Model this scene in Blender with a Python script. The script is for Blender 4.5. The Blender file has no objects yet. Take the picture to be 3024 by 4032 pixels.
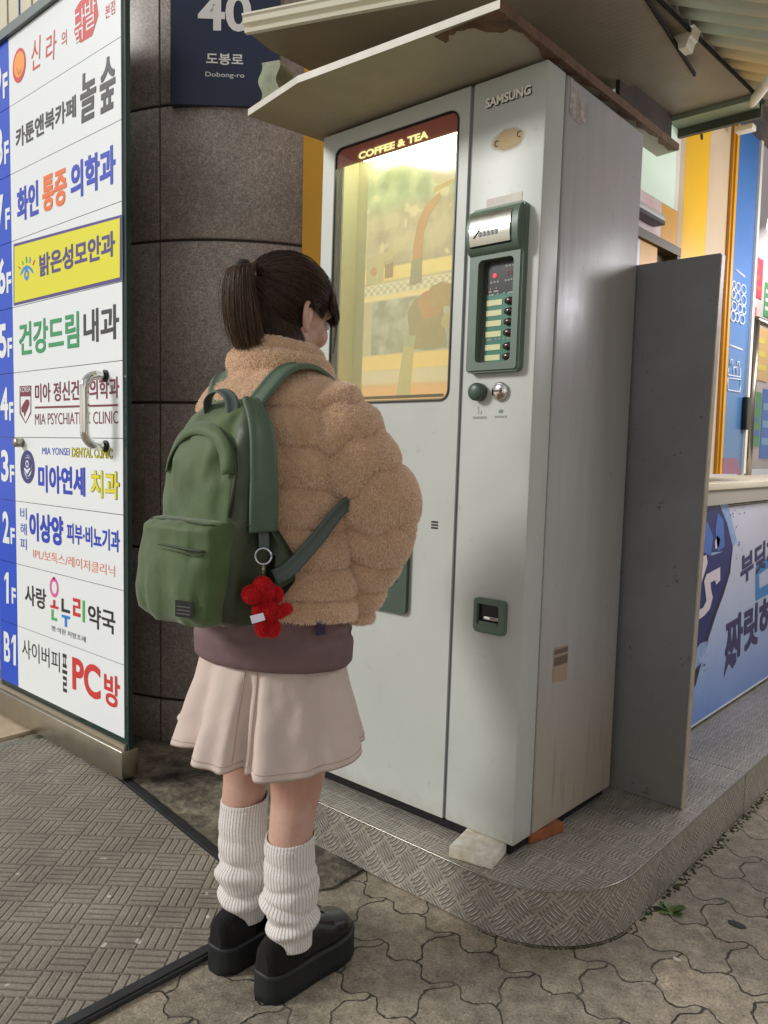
import bpy, math, random
import numpy as np
from mathutils import Vector, Matrix, noise
random.seed(7); rng = np.random.default_rng(7)
S = bpy.context.scene
COL = S.collection
rad = math.radians

# ------------------------------------------------------------------ camera, world, sun, exposure
R2 = Vector((0.7454232, 0.6662747, 0.0205467)); U2 = Vector((-0.0667538, 0.0439440, 0.9968013)); FW = Vector((-0.6632406, 0.7444104, -0.0772333))
FPX, PW, PH = 3112.646, 3024.0, 4032.0
cd = bpy.data.cameras.new('camera'); cam = bpy.data.objects.new('camera', cd); COL.objects.link(cam)
cam.matrix_world = Matrix(((R2.x, U2.x, -FW.x, 0), (R2.y, U2.y, -FW.y, 0), (R2.z, U2.z, -FW.z, 0), (0, 0, 0, 1)))
cd.sensor_fit = 'HORIZONTAL'; cd.sensor_width = 36.0; cd.lens = FPX / PW * 36.0
cd.clip_start = 0.02; cd.clip_end = 200.0
S.camera = cam

W = bpy.data.worlds.new('World'); S.world = W; W.use_nodes = True
wn = W.node_tree.nodes; wl = W.node_tree.links
SUN_EL, SUN_DIR = 27.0, Vector((-0.80, -1.0, 0.66)).normalized()
sky = wn.new('ShaderNodeTexSky'); sky.sky_type = 'NISHITA'; sky.sun_disc = False
sky.sun_elevation = math.asin(SUN_DIR.z); sky.sun_rotation = math.atan2(SUN_DIR.x, SUN_DIR.y)
# city glow at night: warm low down, with patches of lit shop fronts, dim overhead
tc = wn.new('ShaderNodeTexCoord'); sx = wn.new('ShaderNodeSeparateXYZ'); wl.new(tc.outputs['Generated'], sx.inputs[0])
rp = wn.new('ShaderNodeValToRGB'); wl.new(sx.outputs['Z'], rp.inputs[0])
rp.color_ramp.elements[0].position = 0.0; rp.color_ramp.elements[0].color = (0.50, 0.495, 0.47, 1)
rp.color_ramp.elements[1].position = 0.75; rp.color_ramp.elements[1].color = (0.30, 0.30, 0.30, 1)
nz = wn.new('ShaderNodeTexNoise'); nz.inputs['Scale'].default_value = 3.2; nz.inputs['Detail'].default_value = 2.0
wl.new(tc.outputs['Generated'], nz.inputs['Vector'])
nr = wn.new('ShaderNodeValToRGB'); nr.color_ramp.elements[0].position = 0.42; nr.color_ramp.elements[0].color = (0.55, 0.55, 0.6, 1)
nr.color_ramp.elements[1].position = 0.66; nr.color_ramp.elements[1].color = (1.45, 1.38, 1.28, 1)
wl.new(nz.outputs['Fac'], nr.inputs[0])
mx = wn.new('ShaderNodeMix'); mx.data_type = 'RGBA'; mx.blend_type = 'MULTIPLY'; mx.inputs[0].default_value = 1.0
wl.new(rp.outputs[0], mx.inputs[6]); wl.new(nr.outputs[0], mx.inputs[7])
b1 = wn['Background']; b1.inputs[1].default_value = 1.2; wl.new(mx.outputs[2], b1.inputs[0])
b2 = wn.new('ShaderNodeBackground'); b2.inputs[1].default_value = 0.012; wl.new(sky.outputs[0], b2.inputs[0])
ad = wn.new('ShaderNodeAddShader'); wl.new(b1.outputs[0], ad.inputs[0]); wl.new(b2.outputs[0], ad.inputs[1])
wl.new(ad.outputs[0], wn['World Output'].inputs['Surface'])

sd = bpy.data.lights.new('street_flood', 'SUN'); sun = bpy.data.objects.new('street_flood', sd); COL.objects.link(sun)
sd.energy = 1.65; sd.angle = rad(13.0); sd.color = (1.0, 0.99, 0.94)
sun.rotation_euler = (-SUN_DIR).to_track_quat('-Z', 'Y').to_euler()
# the shop's own lamp under its awning, on the right
ld = bpy.data.lights.new('awning_lamp', 'AREA'); lamp = bpy.data.objects.new('awning_lamp', ld); COL.objects.link(lamp)
ld.shape = 'RECTANGLE'; ld.size = 1.2; ld.size_y = 0.15; ld.energy = 12.0; ld.color = (0.95, 0.93, 1.0)
lamp.location = (-0.22, 3.25, 0.74); lamp.rotation_euler = (Vector((-1.0, 2.75, 0.15)) - Vector((-0.22, 3.25, 0.74))).to_track_quat('-Z', 'Y').to_euler()

ld2 = bpy.data.lights.new('shop_ceiling_lamp', 'AREA'); lamp2 = bpy.data.objects.new('shop_ceiling_lamp', ld2); COL.objects.link(lamp2)
ld2.shape = 'RECTANGLE'; ld2.size = 1.6; ld2.size_y = 0.12; ld2.energy = 14.0; ld2.color = (1.0, 0.97, 0.97)
lamp2.location = (-1.18, 4.9, 1.35); lamp2.rotation_euler = (0, rad(-22), rad(90))

vs = S.view_settings; vs.view_transform = 'Standard'; vs.look = 'None'; vs.exposure = 0.28; vs.gamma = 1.0; vs.use_curve_mapping = False

# ------------------------------------------------------------------ photo rays (to read real positions off known planes)
def ray(x, y): return FW + R2 * ((x - PW / 2) / FPX) - U2 * ((y - PH / 2) / FPX)
def ony(x, y, Y): d = ray(x, y); return d * (Y / d.y)
def onx(x, y, X): d = ray(x, y); return d * (X / d.x)
def onz(x, y, Z): d = ray(x, y); return d * (Z / d.z)

# ------------------------------------------------------------------ materials
def lin(c):
    c = c / 255.0
    return c / 12.92 if c <= 0.04045 else ((c + 0.055) / 1.055) ** 2.4
def RGB(r, g, b): return (lin(r), lin(g), lin(b), 1.0)
MATS = {}
def mat(name, col, rough=0.5, metal=0.0, var=0.0, vscale=6.0, bump=0.0, bscale=200.0, spec=0.5, emit=None, estr=0.0, coat=0.0, sheen=0.0, rvar=0.0, sss=0.0, col2=None):
    if name in MATS: return MATS[name]
    m = bpy.data.materials.new(name); m.use_nodes = True; n = m.node_tree.nodes; l = m.node_tree.links
    p = n['Principled BSDF']; p.inputs['Base Color'].default_value = col; p.inputs['Roughness'].default_value = rough
    p.inputs['Metallic'].default_value = metal; p.inputs['Specular IOR Level'].default_value = spec
    p.inputs['Coat Weight'].default_value = coat
    if sheen: p.inputs['Sheen Weight'].default_value = sheen; p.inputs['Sheen Roughness'].default_value = 0.5
    if sss: p.inputs['Subsurface Weight'].default_value = sss; p.inputs['Subsurface Radius'].default_value = (0.012, 0.005, 0.003); p.inputs['Subsurface Scale'].default_value = 0.6
    t = n.new('ShaderNodeTexCoord')
    if var or col2 is not None:
        a = n.new('ShaderNodeTexNoise'); a.inputs['Scale'].default_value = vscale; a.inputs['Detail'].default_value = 5.0; a.inputs['Roughness'].default_value = 0.62
        l.new(t.outputs['Object'], a.inputs['Vector'])
        r = n.new('ShaderNodeValToRGB'); l.new(a.outputs['Fac'], r.inputs[0])
        r.color_ramp.elements[0].position = 0.32; r.color_ramp.elements[1].position = 0.68
        c2 = col2 if col2 is not None else tuple(c * (1 - var) for c in col[:3]) + (1,)
        c3 = col if col2 is not None else tuple(min(1, c * (1 + var * 0.6)) for c in col[:3]) + (1,)
        r.color_ramp.elements[0].color = c2; r.color_ramp.elements[1].color = c3
        l.new(r.outputs[0], p.inputs['Base Color'])
    if rvar:
        a2 = n.new('ShaderNodeTexNoise'); a2.inputs['Scale'].default_value = vscale * 1.7; a2.inputs['Detail'].default_value = 4.0
        l.new(t.outputs['Object'], a2.inputs['Vector'])
        mr = n.new('ShaderNodeMapRange'); mr.inputs[3].default_value = max(0, rough - rvar); mr.inputs[4].default_value = min(1, rough + rvar)
        l.new(a2.outputs['Fac'], mr.inputs[0]); l.new(mr.outputs[0], p.inputs['Roughness'])
    if bump:
        b = n.new('ShaderNodeTexNoise'); b.inputs['Scale'].default_value = bscale; b.inputs['Detail'].default_value = 3.0
        l.new(t.outputs['Object'], b.inputs['Vector'])
        bp = n.new('ShaderNodeBump'); bp.inputs['Strength'].default_value = bump; bp.inputs['Distance'].default_value = 0.003
        l.new(b.outputs['Fac'], bp.inputs['Height']); l.new(bp.outputs[0], p.inputs['Normal'])
    if emit is not None: p.inputs['Emission Color'].default_value = emit; p.inputs['Emission Strength'].default_value = estr
    MATS[name] = m; return m

class N:                                            # tiny node helper
    def __init__(s, m): s.n = m.node_tree.nodes; s.l = m.node_tree.links; s.p = s.n['Principled BSDF']
    def put(s, i, v):
        if isinstance(v, bpy.types.NodeSocket): s.l.new(v, i)
        else: i.default_value = v
    def math(s, op, a, b=0.0, c=0.0):
        x = s.n.new('ShaderNodeMath'); x.operation = op; s.put(x.inputs[0], a); s.put(x.inputs[1], b); s.put(x.inputs[2], c); return x.outputs[0]
    def noise(s, vec, scale, detail=3.0, rough=0.55):
        x = s.n.new('ShaderNodeTexNoise'); s.l.new(vec, x.inputs['Vector']); x.inputs['Scale'].default_value = scale; x.inputs['Detail'].default_value = detail; x.inputs['Roughness'].default_value = rough; return x.outputs['Fac']
    def ramp(s, f, stops):
        x = s.n.new('ShaderNodeValToRGB'); s.l.new(f, x.inputs[0]); e = x.color_ramp.elements
        while len(e) < len(stops): e.new(0.5)
        for k, (pos, c) in enumerate(stops):
            e[k].position = pos; e[k].color = c if len(c) == 4 else tuple(c) + (1,)
        return x.outputs[0]
    def mix(s, f, a, b, mode='MIX'):
        x = s.n.new('ShaderNodeMix'); x.data_type = 'RGBA'; x.blend_type = mode; s.put(x.inputs[0], f); s.put(x.inputs[6], a); s.put(x.inputs[7], b); return x.outputs[2]
    def sep(s, v):
        x = s.n.new('ShaderNodeSeparateXYZ'); s.l.new(v, x.inputs[0]); return x.outputs
    def comb(s, a, b, c=0.0):
        x = s.n.new('ShaderNodeCombineXYZ'); s.put(x.inputs[0], a); s.put(x.inputs[1], b); s.put(x.inputs[2], c); return x.outputs[0]
    def coord(s, k='Object'): return s.n.new('ShaderNodeTexCoord').outputs[k]
    def bump(s, h, strength=1.0, dist=0.003, prev=None):
        x = s.n.new('ShaderNodeBump'); x.inputs['Strength'].default_value = strength; x.inputs['Distance'].default_value = dist; s.l.new(h, x.inputs['Height'])
        if prev is not None: s.l.new(prev, x.inputs['Normal'])
        return x.outputs[0]
    def step(s, v, a, b):
        x = s.n.new('ShaderNodeMapRange'); x.interpolation_type = 'SMOOTHSTEP'; s.put(x.inputs[0], v); x.inputs[1].default_value = a; x.inputs[2].default_value = b; return x.outputs[0]
def newmat(name):
    m = bpy.data.materials.new(name); m.use_nodes = True; MATS[name] = m; return m, N(m)

# ------------------------------------------------------------------ mesh builder
class MB:
    def __init__(s): s.v = []; s.f = []; s.mi = []; s.uv = []; s.mats = []; s.sm = []
    def slot(s, m):
        if m not in s.mats: s.mats.append(m)
        return s.mats.index(m)
    def add(s, verts, faces, m, smooth=False, uvs=None):
        o = len(s.v); k = s.slot(m); s.v += [tuple(v) for v in verts]
        for i, f in enumerate(faces):
            s.f.append(tuple(o + a for a in f)); s.mi.append(k); s.sm.append(smooth)
            s.uv.append([uvs[a] for a in f] if uvs is not None else [(0, 0)] * len(f))
    def box(s, a, b, m, bev=0.0):
        x0, y0, z0 = (min(a[i], b[i]) for i in range(3)); x1, y1, z1 = (max(a[i], b[i]) for i in range(3))
        if bev <= 0:
            s.add([(x0,y0,z0),(x1,y0,z0),(x1,y1,z0),(x0,y1,z0),(x0,y0,z1),(x1,y0,z1),(x1,y1,z1),(x0,y1,z1)],
                  [(0,3,2,1),(4,5,6,7),(0,1,5,4),(1,2,6,5),(2,3,7,6),(3,0,4,7)], m); return
        import bmesh
        bm = bmesh.new(); bmesh.ops.create_cube(bm, size=1)
        for v in bm.verts: v.co = Vector(((x0+x1)/2+v.co.x*(x1-x0), (y0+y1)/2+v.co.y*(y1-y0), (z0+z1)/2+v.co.z*(z1-z0)))
        bmesh.ops.bevel(bm, geom=list(bm.edges), offset=bev, segments=3, profile=0.5, affect='EDGES')
        bm.verts.index_update(); s.add([v.co[:] for v in bm.verts], [[v.index for v in f.verts] for f in bm.faces], m, True); bm.free()
    def prism(s, poly, h0, h1, m, axes='xy', smooth=False):           # poly in 2D swept along the third axis
        n = len(poly)
        def P(p, h):
            return {'xy': (p[0], p[1], h), 'xz': (p[0], h, p[1]), 'yz': (h, p[0], p[1])}[axes]
        vs_ = [P(p, h0) for p in poly] + [P(p, h1) for p in poly]
        area = sum(poly[i][0]*poly[(i+1) % n][1]-poly[(i+1) % n][0]*poly[i][1] for i in range(n))
        flip = (area < 0) ^ (axes == 'xz') ^ (h1 < h0)
        fs = [tuple(range(n-1, -1, -1)), tuple(range(n, 2*n))] + [(i, (i+1) % n, n+(i+1) % n, n+i) for i in range(n)]
        if flip: fs = [tuple(reversed(f)) for f in fs]
        s.add(vs_, fs[:2], m); s.add(vs_, fs[2:], m, smooth)
    def loft(s, rings, m, cap0=True, cap1=True, closed=True, smooth=True, uvs=None):
        k = len(rings[0]); vs_ = [tuple(p) for r in rings for p in r]; fs = []
        for i in range(len(rings)-1):
            for j in range(k if closed else k-1):
                j2 = (j+1) % k; fs.append((i*k+j, i*k+j2, (i+1)*k+j2, (i+1)*k+j))
        if cap0: fs.append(tuple(range(k-1, -1, -1)))
        if cap1: fs.append(tuple((len(rings)-1)*k+j for j in range(k)))
        s.add(vs_, fs, m, smooth, uvs)
    def tube(s, pts, r, m, n=10, caps=True):
        pts = [Vector(p) for p in pts]; rs = r if isinstance(r, (list, tuple, np.ndarray)) else [r]*len(pts)
        t0 = (pts[1]-pts[0]).normalized(); a = t0.orthogonal().normalized(); rings = []
        for i, p in enumerate(pts):
            t = (pts[min(i+1, len(pts)-1)]-pts[max(i-1, 0)]).normalized()
            a = (a - t*a.dot(t)).normalized(); b = t.cross(a)
            rings.append([p+(a*math.cos(2*math.pi*j/n)+b*math.sin(2*math.pi*j/n))*rs[i] for j in range(n)])
        s.loft(rings, m, caps, caps)
    def disc(s, c, ax, r, h, m, n=28, r2=None):       # short cylinder from c along ax
        c = Vector(c); ax = Vector(ax).normalized(); a = ax.orthogonal().normalized(); b = ax.cross(a); r2 = r if r2 is None else r2
        ring = lambda rr, hh: [c+ax*hh+(a*math.cos(2*math.pi*j/n)+b*math.sin(2*math.pi*j/n))*rr for j in range(n)]
        s.loft([ring(r, 0), ring(r, h*0.8), ring(r2*0.93, h)], m)
    def ell(s, c, rx, m, nu=24, nv=14, rot=None):
        c = Vector(c); R = rot.to_matrix() if rot is not None else Matrix.Identity(3); rings = []
        for i in range(nv+1):
            th = math.pi*i/nv; th = min(max(th, 0.02), math.pi-0.02)
            rings.append([c+R @ Vector((rx[0]*math.sin(th)*math.cos(2*math.pi*j/nu), rx[1]*math.sin(th)*math.sin(2*math.pi*j/nu), -rx[2]*math.cos(th))) for j in range(nu)])
        s.loft(rings, m)
    def build(s, name, parent=None, loc=None):
        me = bpy.data.meshes.new(name); me.from_pydata(s.v, [], s.f)
        for m in s.mats: me.materials.append(m)
        me.polygons.foreach_set('material_index', s.mi); me.polygons.foreach_set('use_smooth', s.sm)
        ul = me.uv_layers.new(name='UVMap'); ul.data.foreach_set('uv', np.array([c for f in s.uv for p in f for c in p], dtype=np.float32))
        me.update(); o = bpy.data.objects.new(name, me); COL.objects.link(o)
        if parent is not None: o.parent = parent
        if loc is not None: o.location = loc
        return o
def tag(o, label=None, cat=None, group=None, kind=None):
    if label: o['label'] = label
    if cat: o['category'] = cat
    if group: o['group'] = group
    if kind: o['kind'] = kind
    return o
def empty(name, label, cat, loc=(0, 0, 0), group=None):
    o = bpy.data.objects.new(name, None); COL.objects.link(o); o.location = loc; o.empty_display_size = 0.1; return tag(o, label, cat, group)
def solid(name, label, cat, mb, group=None): return tag(mb.build(name), label, cat, group)

_tx = {}
def glyphs(body, bold=0.0, shear=0.0):
    k = (body, bold, shear)
    if k not in _tx:
        cu = bpy.data.curves.new('lettering', 'FONT'); cu.body = body; cu.offset = bold; cu.fill_mode = 'FRONT'; cu.shear = shear; cu.resolution_u = 4
        ob = bpy.data.objects.new('lettering', cu); COL.objects.link(ob)
        me = bpy.data.meshes.new_from_object(ob.evaluated_get(bpy.context.evaluated_depsgraph_get()))
        v = np.array([p.co[:2] for p in me.vertices]); f = [tuple(p.vertices) for p in me.polygons]
        bpy.data.objects.remove(ob); bpy.data.curves.remove(cu); bpy.data.meshes.remove(me)
        lo = v.min(0); hi = v.max(0); _tx[k] = ((v-lo)/np.maximum(hi-lo, 1e-6), f)
    return _tx[k]
def text(mb, body, o, u, v, m, bold=0.012, lift=0.0, shear=0.0):
    """letters filling the parallelogram with corner o, width vector u, height vector v"""
    cjk = any(ord(ch) > 0x1100 for ch in body); fat = cjk and bold > 0.011
    g, f = glyphs(body, 0.008 if fat else bold, shear); o = Vector(o); u = Vector(u); v = Vector(v); nn = u.cross(v).normalized()
    if not fat: mb.add([o+u*float(a)+v*float(b)+nn*lift for a, b in g], f, m); return
    e = min(bold, 0.04)*0.8; k = e*v.length/max(u.length, 1e-6)*1.0        # heavier strokes: the glyph laid down several times, nudged each way
    for i, (du, dv) in enumerate(((-1, -1), (1, -1), (-1, 1), (1, 1), (0, 0))):
        mb.add([o+u*(float(a)*(1-2*k)+k+du*k)+v*(float(b)*(1-2*e)+e+dv*e)+nn*(lift+0.00008*i) for a, b in g], f, m)
# ------------------------------------------------------------------ setting
ZG, ZP = -1.085, -0.955

# interlocking pavers
m, k = newmat('pavers')
c = k.sep(k.coord('Object'))
wob = k.noise(k.coord('Object'), 9.0, 2.0); wob2 = k.math('ADD', k.math('MULTIPLY', k.math('SUBTRACT', wob, 0.5), 0.035), k.math('MULTIPLY', k.math('SUBTRACT', k.noise(k.coord('Object'), 75.0, 3.0, 0.7), 0.5), 0.012))
L_, Hh = 0.20, 0.14
tri_x = k.math('PINGPONG', k.math('DIVIDE', c[0], L_/2), 0.5)
tri_y = k.math('PINGPONG', k.math('DIVIDE', c[1], Hh), 0.5)
vv = k.math('ADD', k.math('ADD', c[1], k.math('MULTIPLY', k.step(tri_x, 0.08, 0.42), 0.030)), wob2)
uu = k.math('ADD', k.math('ADD', c[0], k.math('MULTIPLY', k.step(tri_y, 0.1, 0.4), 0.026)), wob2)
br = k.n.new('ShaderNodeTexBrick'); k.l.new(k.comb(uu, vv), br.inputs['Vector'])
br.inputs['Scale'].default_value = 1.0; br.inputs['Brick Width'].default_value = L_; br.inputs['Row Height'].default_value = Hh
br.inputs['Mortar Size'].default_value = 0.0030; br.inputs['Mortar Smooth'].default_value = 0.8; br.offset = 0.5
br.inputs['Color1'].default_value = (0.39, 0.365, 0.325, 1); br.inputs['Color2'].default_value = (0.28, 0.265, 0.25, 1); br.inputs['Mortar'].default_value = (0, 0, 0, 1)
ob = k.coord('Object')
grit = k.noise(ob, 190.0, 3.0, 0.75); big = k.noise(ob, 2.2, 5.0, 0.6); mid = k.noise(ob, 26.0, 5.0, 0.68)
base = k.mix(1.0, br.outputs['Color'], k.ramp(mid, [(0.28, (0.52, 0.50, 0.47)), (0.72, (1.32, 1.28, 1.2))]), 'MULTIPLY')
base = k.mix(1.0, base, k.ramp(big, [(0.3, (0.72, 0.73, 0.66)), (0.62, (1.25, 1.18, 1.05))]), 'MULTIPLY')
base = k.mix(1.0, base, k.ramp(grit, [(0.30, (0.62, 0.61, 0.60)), (0.68, (1.30, 1.28, 1.25))]), 'MULTIPLY'); base = k.mix(k.math('MULTIPLY', k.step(k.noise(ob, 130.0, 2.0, 0.5), 0.685, 0.73), 0.8), base, (0.62, 0.58, 0.52, 1))
base = k.mix(k.math('MULTIPLY', k.step(k.noise(ob, 170.0, 2.0), 0.60, 0.7), 0.6), base, (0.07, 0.06, 0.05, 1))
moss = k.step(k.noise(ob, 4.0, 4.0, 0.65), 0.53, 0.62)
mort = k.mix(k.step(k.noise(ob, 15.0, 4.0, 0.7), 0.42, 0.66), (0.040, 0.034, 0.027, 1), (0.17, 0.15, 0.12, 1)); mort = k.mix(k.math('MULTIPLY', moss, k.step(c[0], -1.2, -0.7)), mort, (0.050, 0.070, 0.014, 1))
stainm = k.math('MULTIPLY', moss, k.step(k.noise(ob, 40.0, 4.0), 0.52, 0.72))
base = k.mix(k.math('MULTIPLY', stainm, 0.35), base, (0.09, 0.10, 0.035, 1))
k.l.new(k.mix(br.outputs['Fac'], base, mort), k.p.inputs['Base Color'])
hgt = k.math('ADD', k.math('MULTIPLY', k.math('SUBTRACT', 1.0, br.outputs['Fac']), 0.7), k.math('ADD', k.math('MULTIPLY', grit, 0.10), k.math('MULTIPLY', mid, 0.22)))
k.l.new(k.bump(hgt, 1.0, 0.007), k.p.inputs['Normal'])
k.put(k.p.inputs['Roughness'], k.step(mid, 0.1, 1.0)); k.p.inputs['Roughness'].default_value = 0.7
mr = k.n.new('ShaderNodeMapRange'); k.l.new(mid, mr.inputs[0]); mr.inputs[3].default_value = 0.45; mr.inputs[4].default_value = 0.8; k.l.new(mr.outputs[0], k.p.inputs['Roughness'])
PAVER = m
g = MB(); g.add([(-14, -8, ZG), (14, -8, ZG), (14, 16, ZG), (-14, 16, ZG)], [(0, 1, 2, 3)], PAVER)
tag(g.build('pavement'), kind='structure')

# dirty concrete apron at the foot of the column
m, k = newmat('old_concrete'); ob = k.coord('Object')
n1 = k.noise(ob, 7.0, 6.0, 0.66); n2 = k.noise(ob, 60.0, 4.0, 0.6)
cc = k.ramp(n1, [(0.34, (0.022, 0.020, 0.017)), (0.44, (0.105, 0.092, 0.068)), (0.53, (0.21, 0.19, 0.14)), (0.66, (0.36, 0.32, 0.23))])
k.l.new(k.mix(1.0, cc, k.ramp(n2, [(0.3, (0.6, 0.6, 0.6)), (0.7, (1.2, 1.2, 1.2))]), 'MULTIPLY'), k.p.inputs['Base Color'])
k.l.new(k.bump(k.math('ADD', n1, k.math('MULTIPLY', n2, 0.4)), 0.9, 0.012), k.p.inputs['Normal']); k.p.inputs['Roughness'].default_value = 0.8
g = MB(); poly = [(-2.3, 1.30), (-1.95, 1.255), (-1.62, 1.20), (-1.40, 1.215), (-1.33, 1.33), (-1.34, 1.62), (-2.05, 1.95), (-2.7, 1.75), (-3.2, 1.5), (-2.75, 1.36)]
g.prism(poly, ZG-0.02, ZG+0.006, m)
tag(g.build('concrete_apron'), kind='structure')

# ribbed door mat
m, k = newmat('mat_rubber'); ob = k.coord('Object'); c = k.sep(ob)
ca, sa = math.cos(rad(40)), math.sin(rad(40)); CS = 0.080
U = k.math('DIVIDE', k.math('ADD', k.math('MULTIPLY', c[0], ca), k.math('MULTIPLY', c[1], sa)), CS)
V = k.math('DIVIDE', k.math('SUBTRACT', k.math('MULTIPLY', c[1], ca), k.math('MULTIPLY', c[0], sa)), CS)
chk = k.math('FLOORED_MODULO', k.math('ADD', k.math('FLOOR', U), k.math('FLOOR', V)), 2.0)
fu, fv = k.math('FRACT', U), k.math('FRACT', V)
def mixf(f, a, b): return k.math('ADD', a, k.math('MULTIPLY', f, k.math('SUBTRACT', b, a)))
al = mixf(chk, fu, fv); ac = mixf(chk, fv, fu)
st = k.math('FRACT', k.math('MULTIPLY', ac, 4.0))
rib = k.math('MULTIPLY', k.step(k.math('ABSOLUTE', k.math('SUBTRACT', st, 0.5)), 0.49, 0.30), k.step(k.math('ABSOLUTE', k.math('SUBTRACT', al, 0.5)), 0.49, 0.44))
n1 = k.noise(ob, 260.0, 3.0, 0.75); n2 = k.noise(ob, 5.0, 5.0, 0.65); n3 = k.noise(ob, 90.0, 3.0, 0.6)
cc = k.mix(rib, (0.235, 0.213, 0.178, 1), (0.305, 0.278, 0.236, 1))
cc = k.mix(1.0, cc, k.ramp(n2, [(0.3, (0.78, 0.76, 0.74)), (0.7, (1.25, 1.22, 1.16))]), 'MULTIPLY')
cc = k.mix(1.0, cc, k.ramp(n1, [(0.3, (0.65, 0.65, 0.65)), (0.7, (1.3, 1.3, 1.3))]), 'MULTIPLY')
cc = k.mix(k.step(k.noise(ob, 38.0, 1.0, 0.3), 0.775, 0.80), cc, (0.6, 0.58, 0.52, 1))
k.l.new(cc, k.p.inputs['Base Color']); k.p.inputs['Roughness'].default_value = 0.85
k.l.new(k.bump(k.math('ADD', rib, k.math('ADD', k.math('MULTIPLY', n1, 0.35), k.math('MULTIPLY', n3, 0.35))), 0.9, 0.0045), k.p.inputs['Normal'])
MATR = m
EDGE = mat('rubber_edging', RGB(52, 52, 54), 0.55, var=0.25, vscale=14, bump=0.3, bscale=300)
mat_root = empty('doormat', 'large brown ribbed doormat with a black rubber edge lying in front of the glass door', 'doormat', (0, 0, ZG))
crn = [Vector((-1.355, 0.45)), Vector((-1.340, 1.185)), Vector((-2.80, 1.375)), Vector((-2.79, 0.45))]
g = MB(); g.prism([tuple(p) for p in crn], 0.001, 0.010, MATR); g.build('ribbed_carpet', mat_root)
def strip(a, b, w, z0, z1):
    d = (b-a).normalized(); n = Vector((-d.y, d.x))*w/2
    return [tuple(a+n), tuple(a-n), tuple(b-n), tuple(b+n)]
for a, b in ((crn[0], crn[1]), (crn[1], crn[2])):
    g = MB(); d = (b-a).normalized()*0.02
    for w, z0, z1 in ((0.034, 0.0015, 0.0105), (0.020, 0.0105, 0.0135)): g.prism(strip(a-d, b+d*(1 if b is crn[1] else 0), w, 0, 0) if a is crn[0] else strip(a+d*1.2, b, w, 0, 0), z0, z1, EDGE)
    g.build('edge_strip', mat_root)

# stone step and gutter left of the mat (entrance floor)
STONE = mat('entrance_stone', RGB(196, 178, 150), 0.55, var=0.22, vscale=20, bump=0.3)
g = MB(); g.prism([(-2.90, 0.3), (-2.90, 1.37), (-3.6, 1.46), (-3.6, 0.3)], ZG-0.01, ZG+0.012, STONE)
tag(g.build('entrance_floor'), kind='structure')
g = MB(); g.prism([(-2.795, 0.3), (-2.80, 1.36), (-2.845, 1.37), (-2.842, 0.3)], ZG-0.01, ZG+0.008, mat('drain_metal', RGB(150, 150, 135), 0.4, 0.6, var=0.3, vscale=30))
tag(g.build('floor_trim'), kind='structure')

# ------------------------------------------------------------------ round stone column
m, k = newmat('granite'); ob = k.coord('Object')
n1 = k.noise(ob, 150.0, 4.0, 0.8); n2 = k.noise(ob, 3.0, 5.0, 0.6); n3 = k.noise(ob, 900.0, 1.0); n4 = k.noise(ob, 45.0, 4.0, 0.7)
cc = k.ramp(n1, [(0.32, (0.165, 0.142, 0.133)), (0.5, (0.35, 0.30, 0.275)), (0.68, (0.58, 0.505, 0.46))])
cc = k.mix(1.0, cc, k.ramp(n2, [(0.3, (0.72, 0.70, 0.70)), (0.7, (1.2, 1.2, 1.15))]), 'MULTIPLY')
cc = k.mix(1.0, cc, k.ramp(n4, [(0.3, (0.8, 0.8, 0.8)), (0.7, (1.2, 1.2, 1.2))]), 'MULTIPLY')
cc = k.mix(k.step(n3, 0.34, 0.28), cc, (0.012, 0.01, 0.01, 1))
k.l.new(cc, k.p.inputs['Base Color']); k.p.inputs['Roughness'].default_value = 0.42; k.l.new(k.bump(n1, 0.25, 0.002), k.p.inputs['Normal'])
GRAN = m
GROUT = mat('grout', RGB(62, 54, 50), 0.9)
CX, CY, CR = -2.765, 2.215, 0.697
col = empty('stone_column', 'round column clad in dark speckled granite blocks behind the glass door', 'column', (CX, CY, ZG))
g = MB(); ring = lambda r, z: [(r*math.cos(2*math.pi*j/160), r*math.sin(2*math.pi*j/160), z) for j in range(160)]
g.loft([ring(CR-0.008, 0.0), ring(CR-0.008, 3.6)], GROUT); g.build('core', col)
joints = [0.0, 0.165, 0.716, 1.240, 1.801, 2.257, 2.76, 3.25]
angs = [-66.1-45*i+0 for i in range(8)]; angs = [-66.1, -24.2, 20, 65, 110, 155, 200, 247]
seams = sorted([(-66.1+360) % 360, (-24.0+360) % 360, 20, 65, 110, 155, 200, 248, 283.0])
seams = [248.0, 293.9, 336.0, 380.0, 425.0, 470.0, 515.0, 560.0, 608.0]
for zi in range(len(joints)-1):
    for ai in range(len(seams)-1):
        a0, a1 = rad(seams[ai])+0.006, rad(seams[ai+1])-0.006; z0, z1 = joints[zi]+0.005, joints[zi+1]-0.005; nn = 14
        if not (240 < seams[ai] < 385): continue
        vs_ = []; 
        prof = [(CR-0.02, z0), (CR-0.003, z0), (CR, z0+0.004), (CR, z1-0.004), (CR-0.003, z1), (CR-0.02, z1)]
        g = MB() if (zi == 0 and ai == 0) else g
        rows = [[(r*math.cos(a0+(a1-a0)*t/nn), r*math.sin(a0+(a1-a0)*t/nn), z) for t in range(nn+1)] for r, z in prof]
        if zi == 0 and ai == 0: blocks = MB()
        blocks.loft(rows, GRAN, False, False, closed=False)
        blocks.add([rows[i][0] for i in range(6)], [(0, 1, 2, 3, 4, 5)], GRAN); blocks.add([rows[i][-1] for i in range(6)], [(5, 4, 3, 2, 1, 0)], GRAN)
blocks.build('granite_cladding', col)

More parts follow.
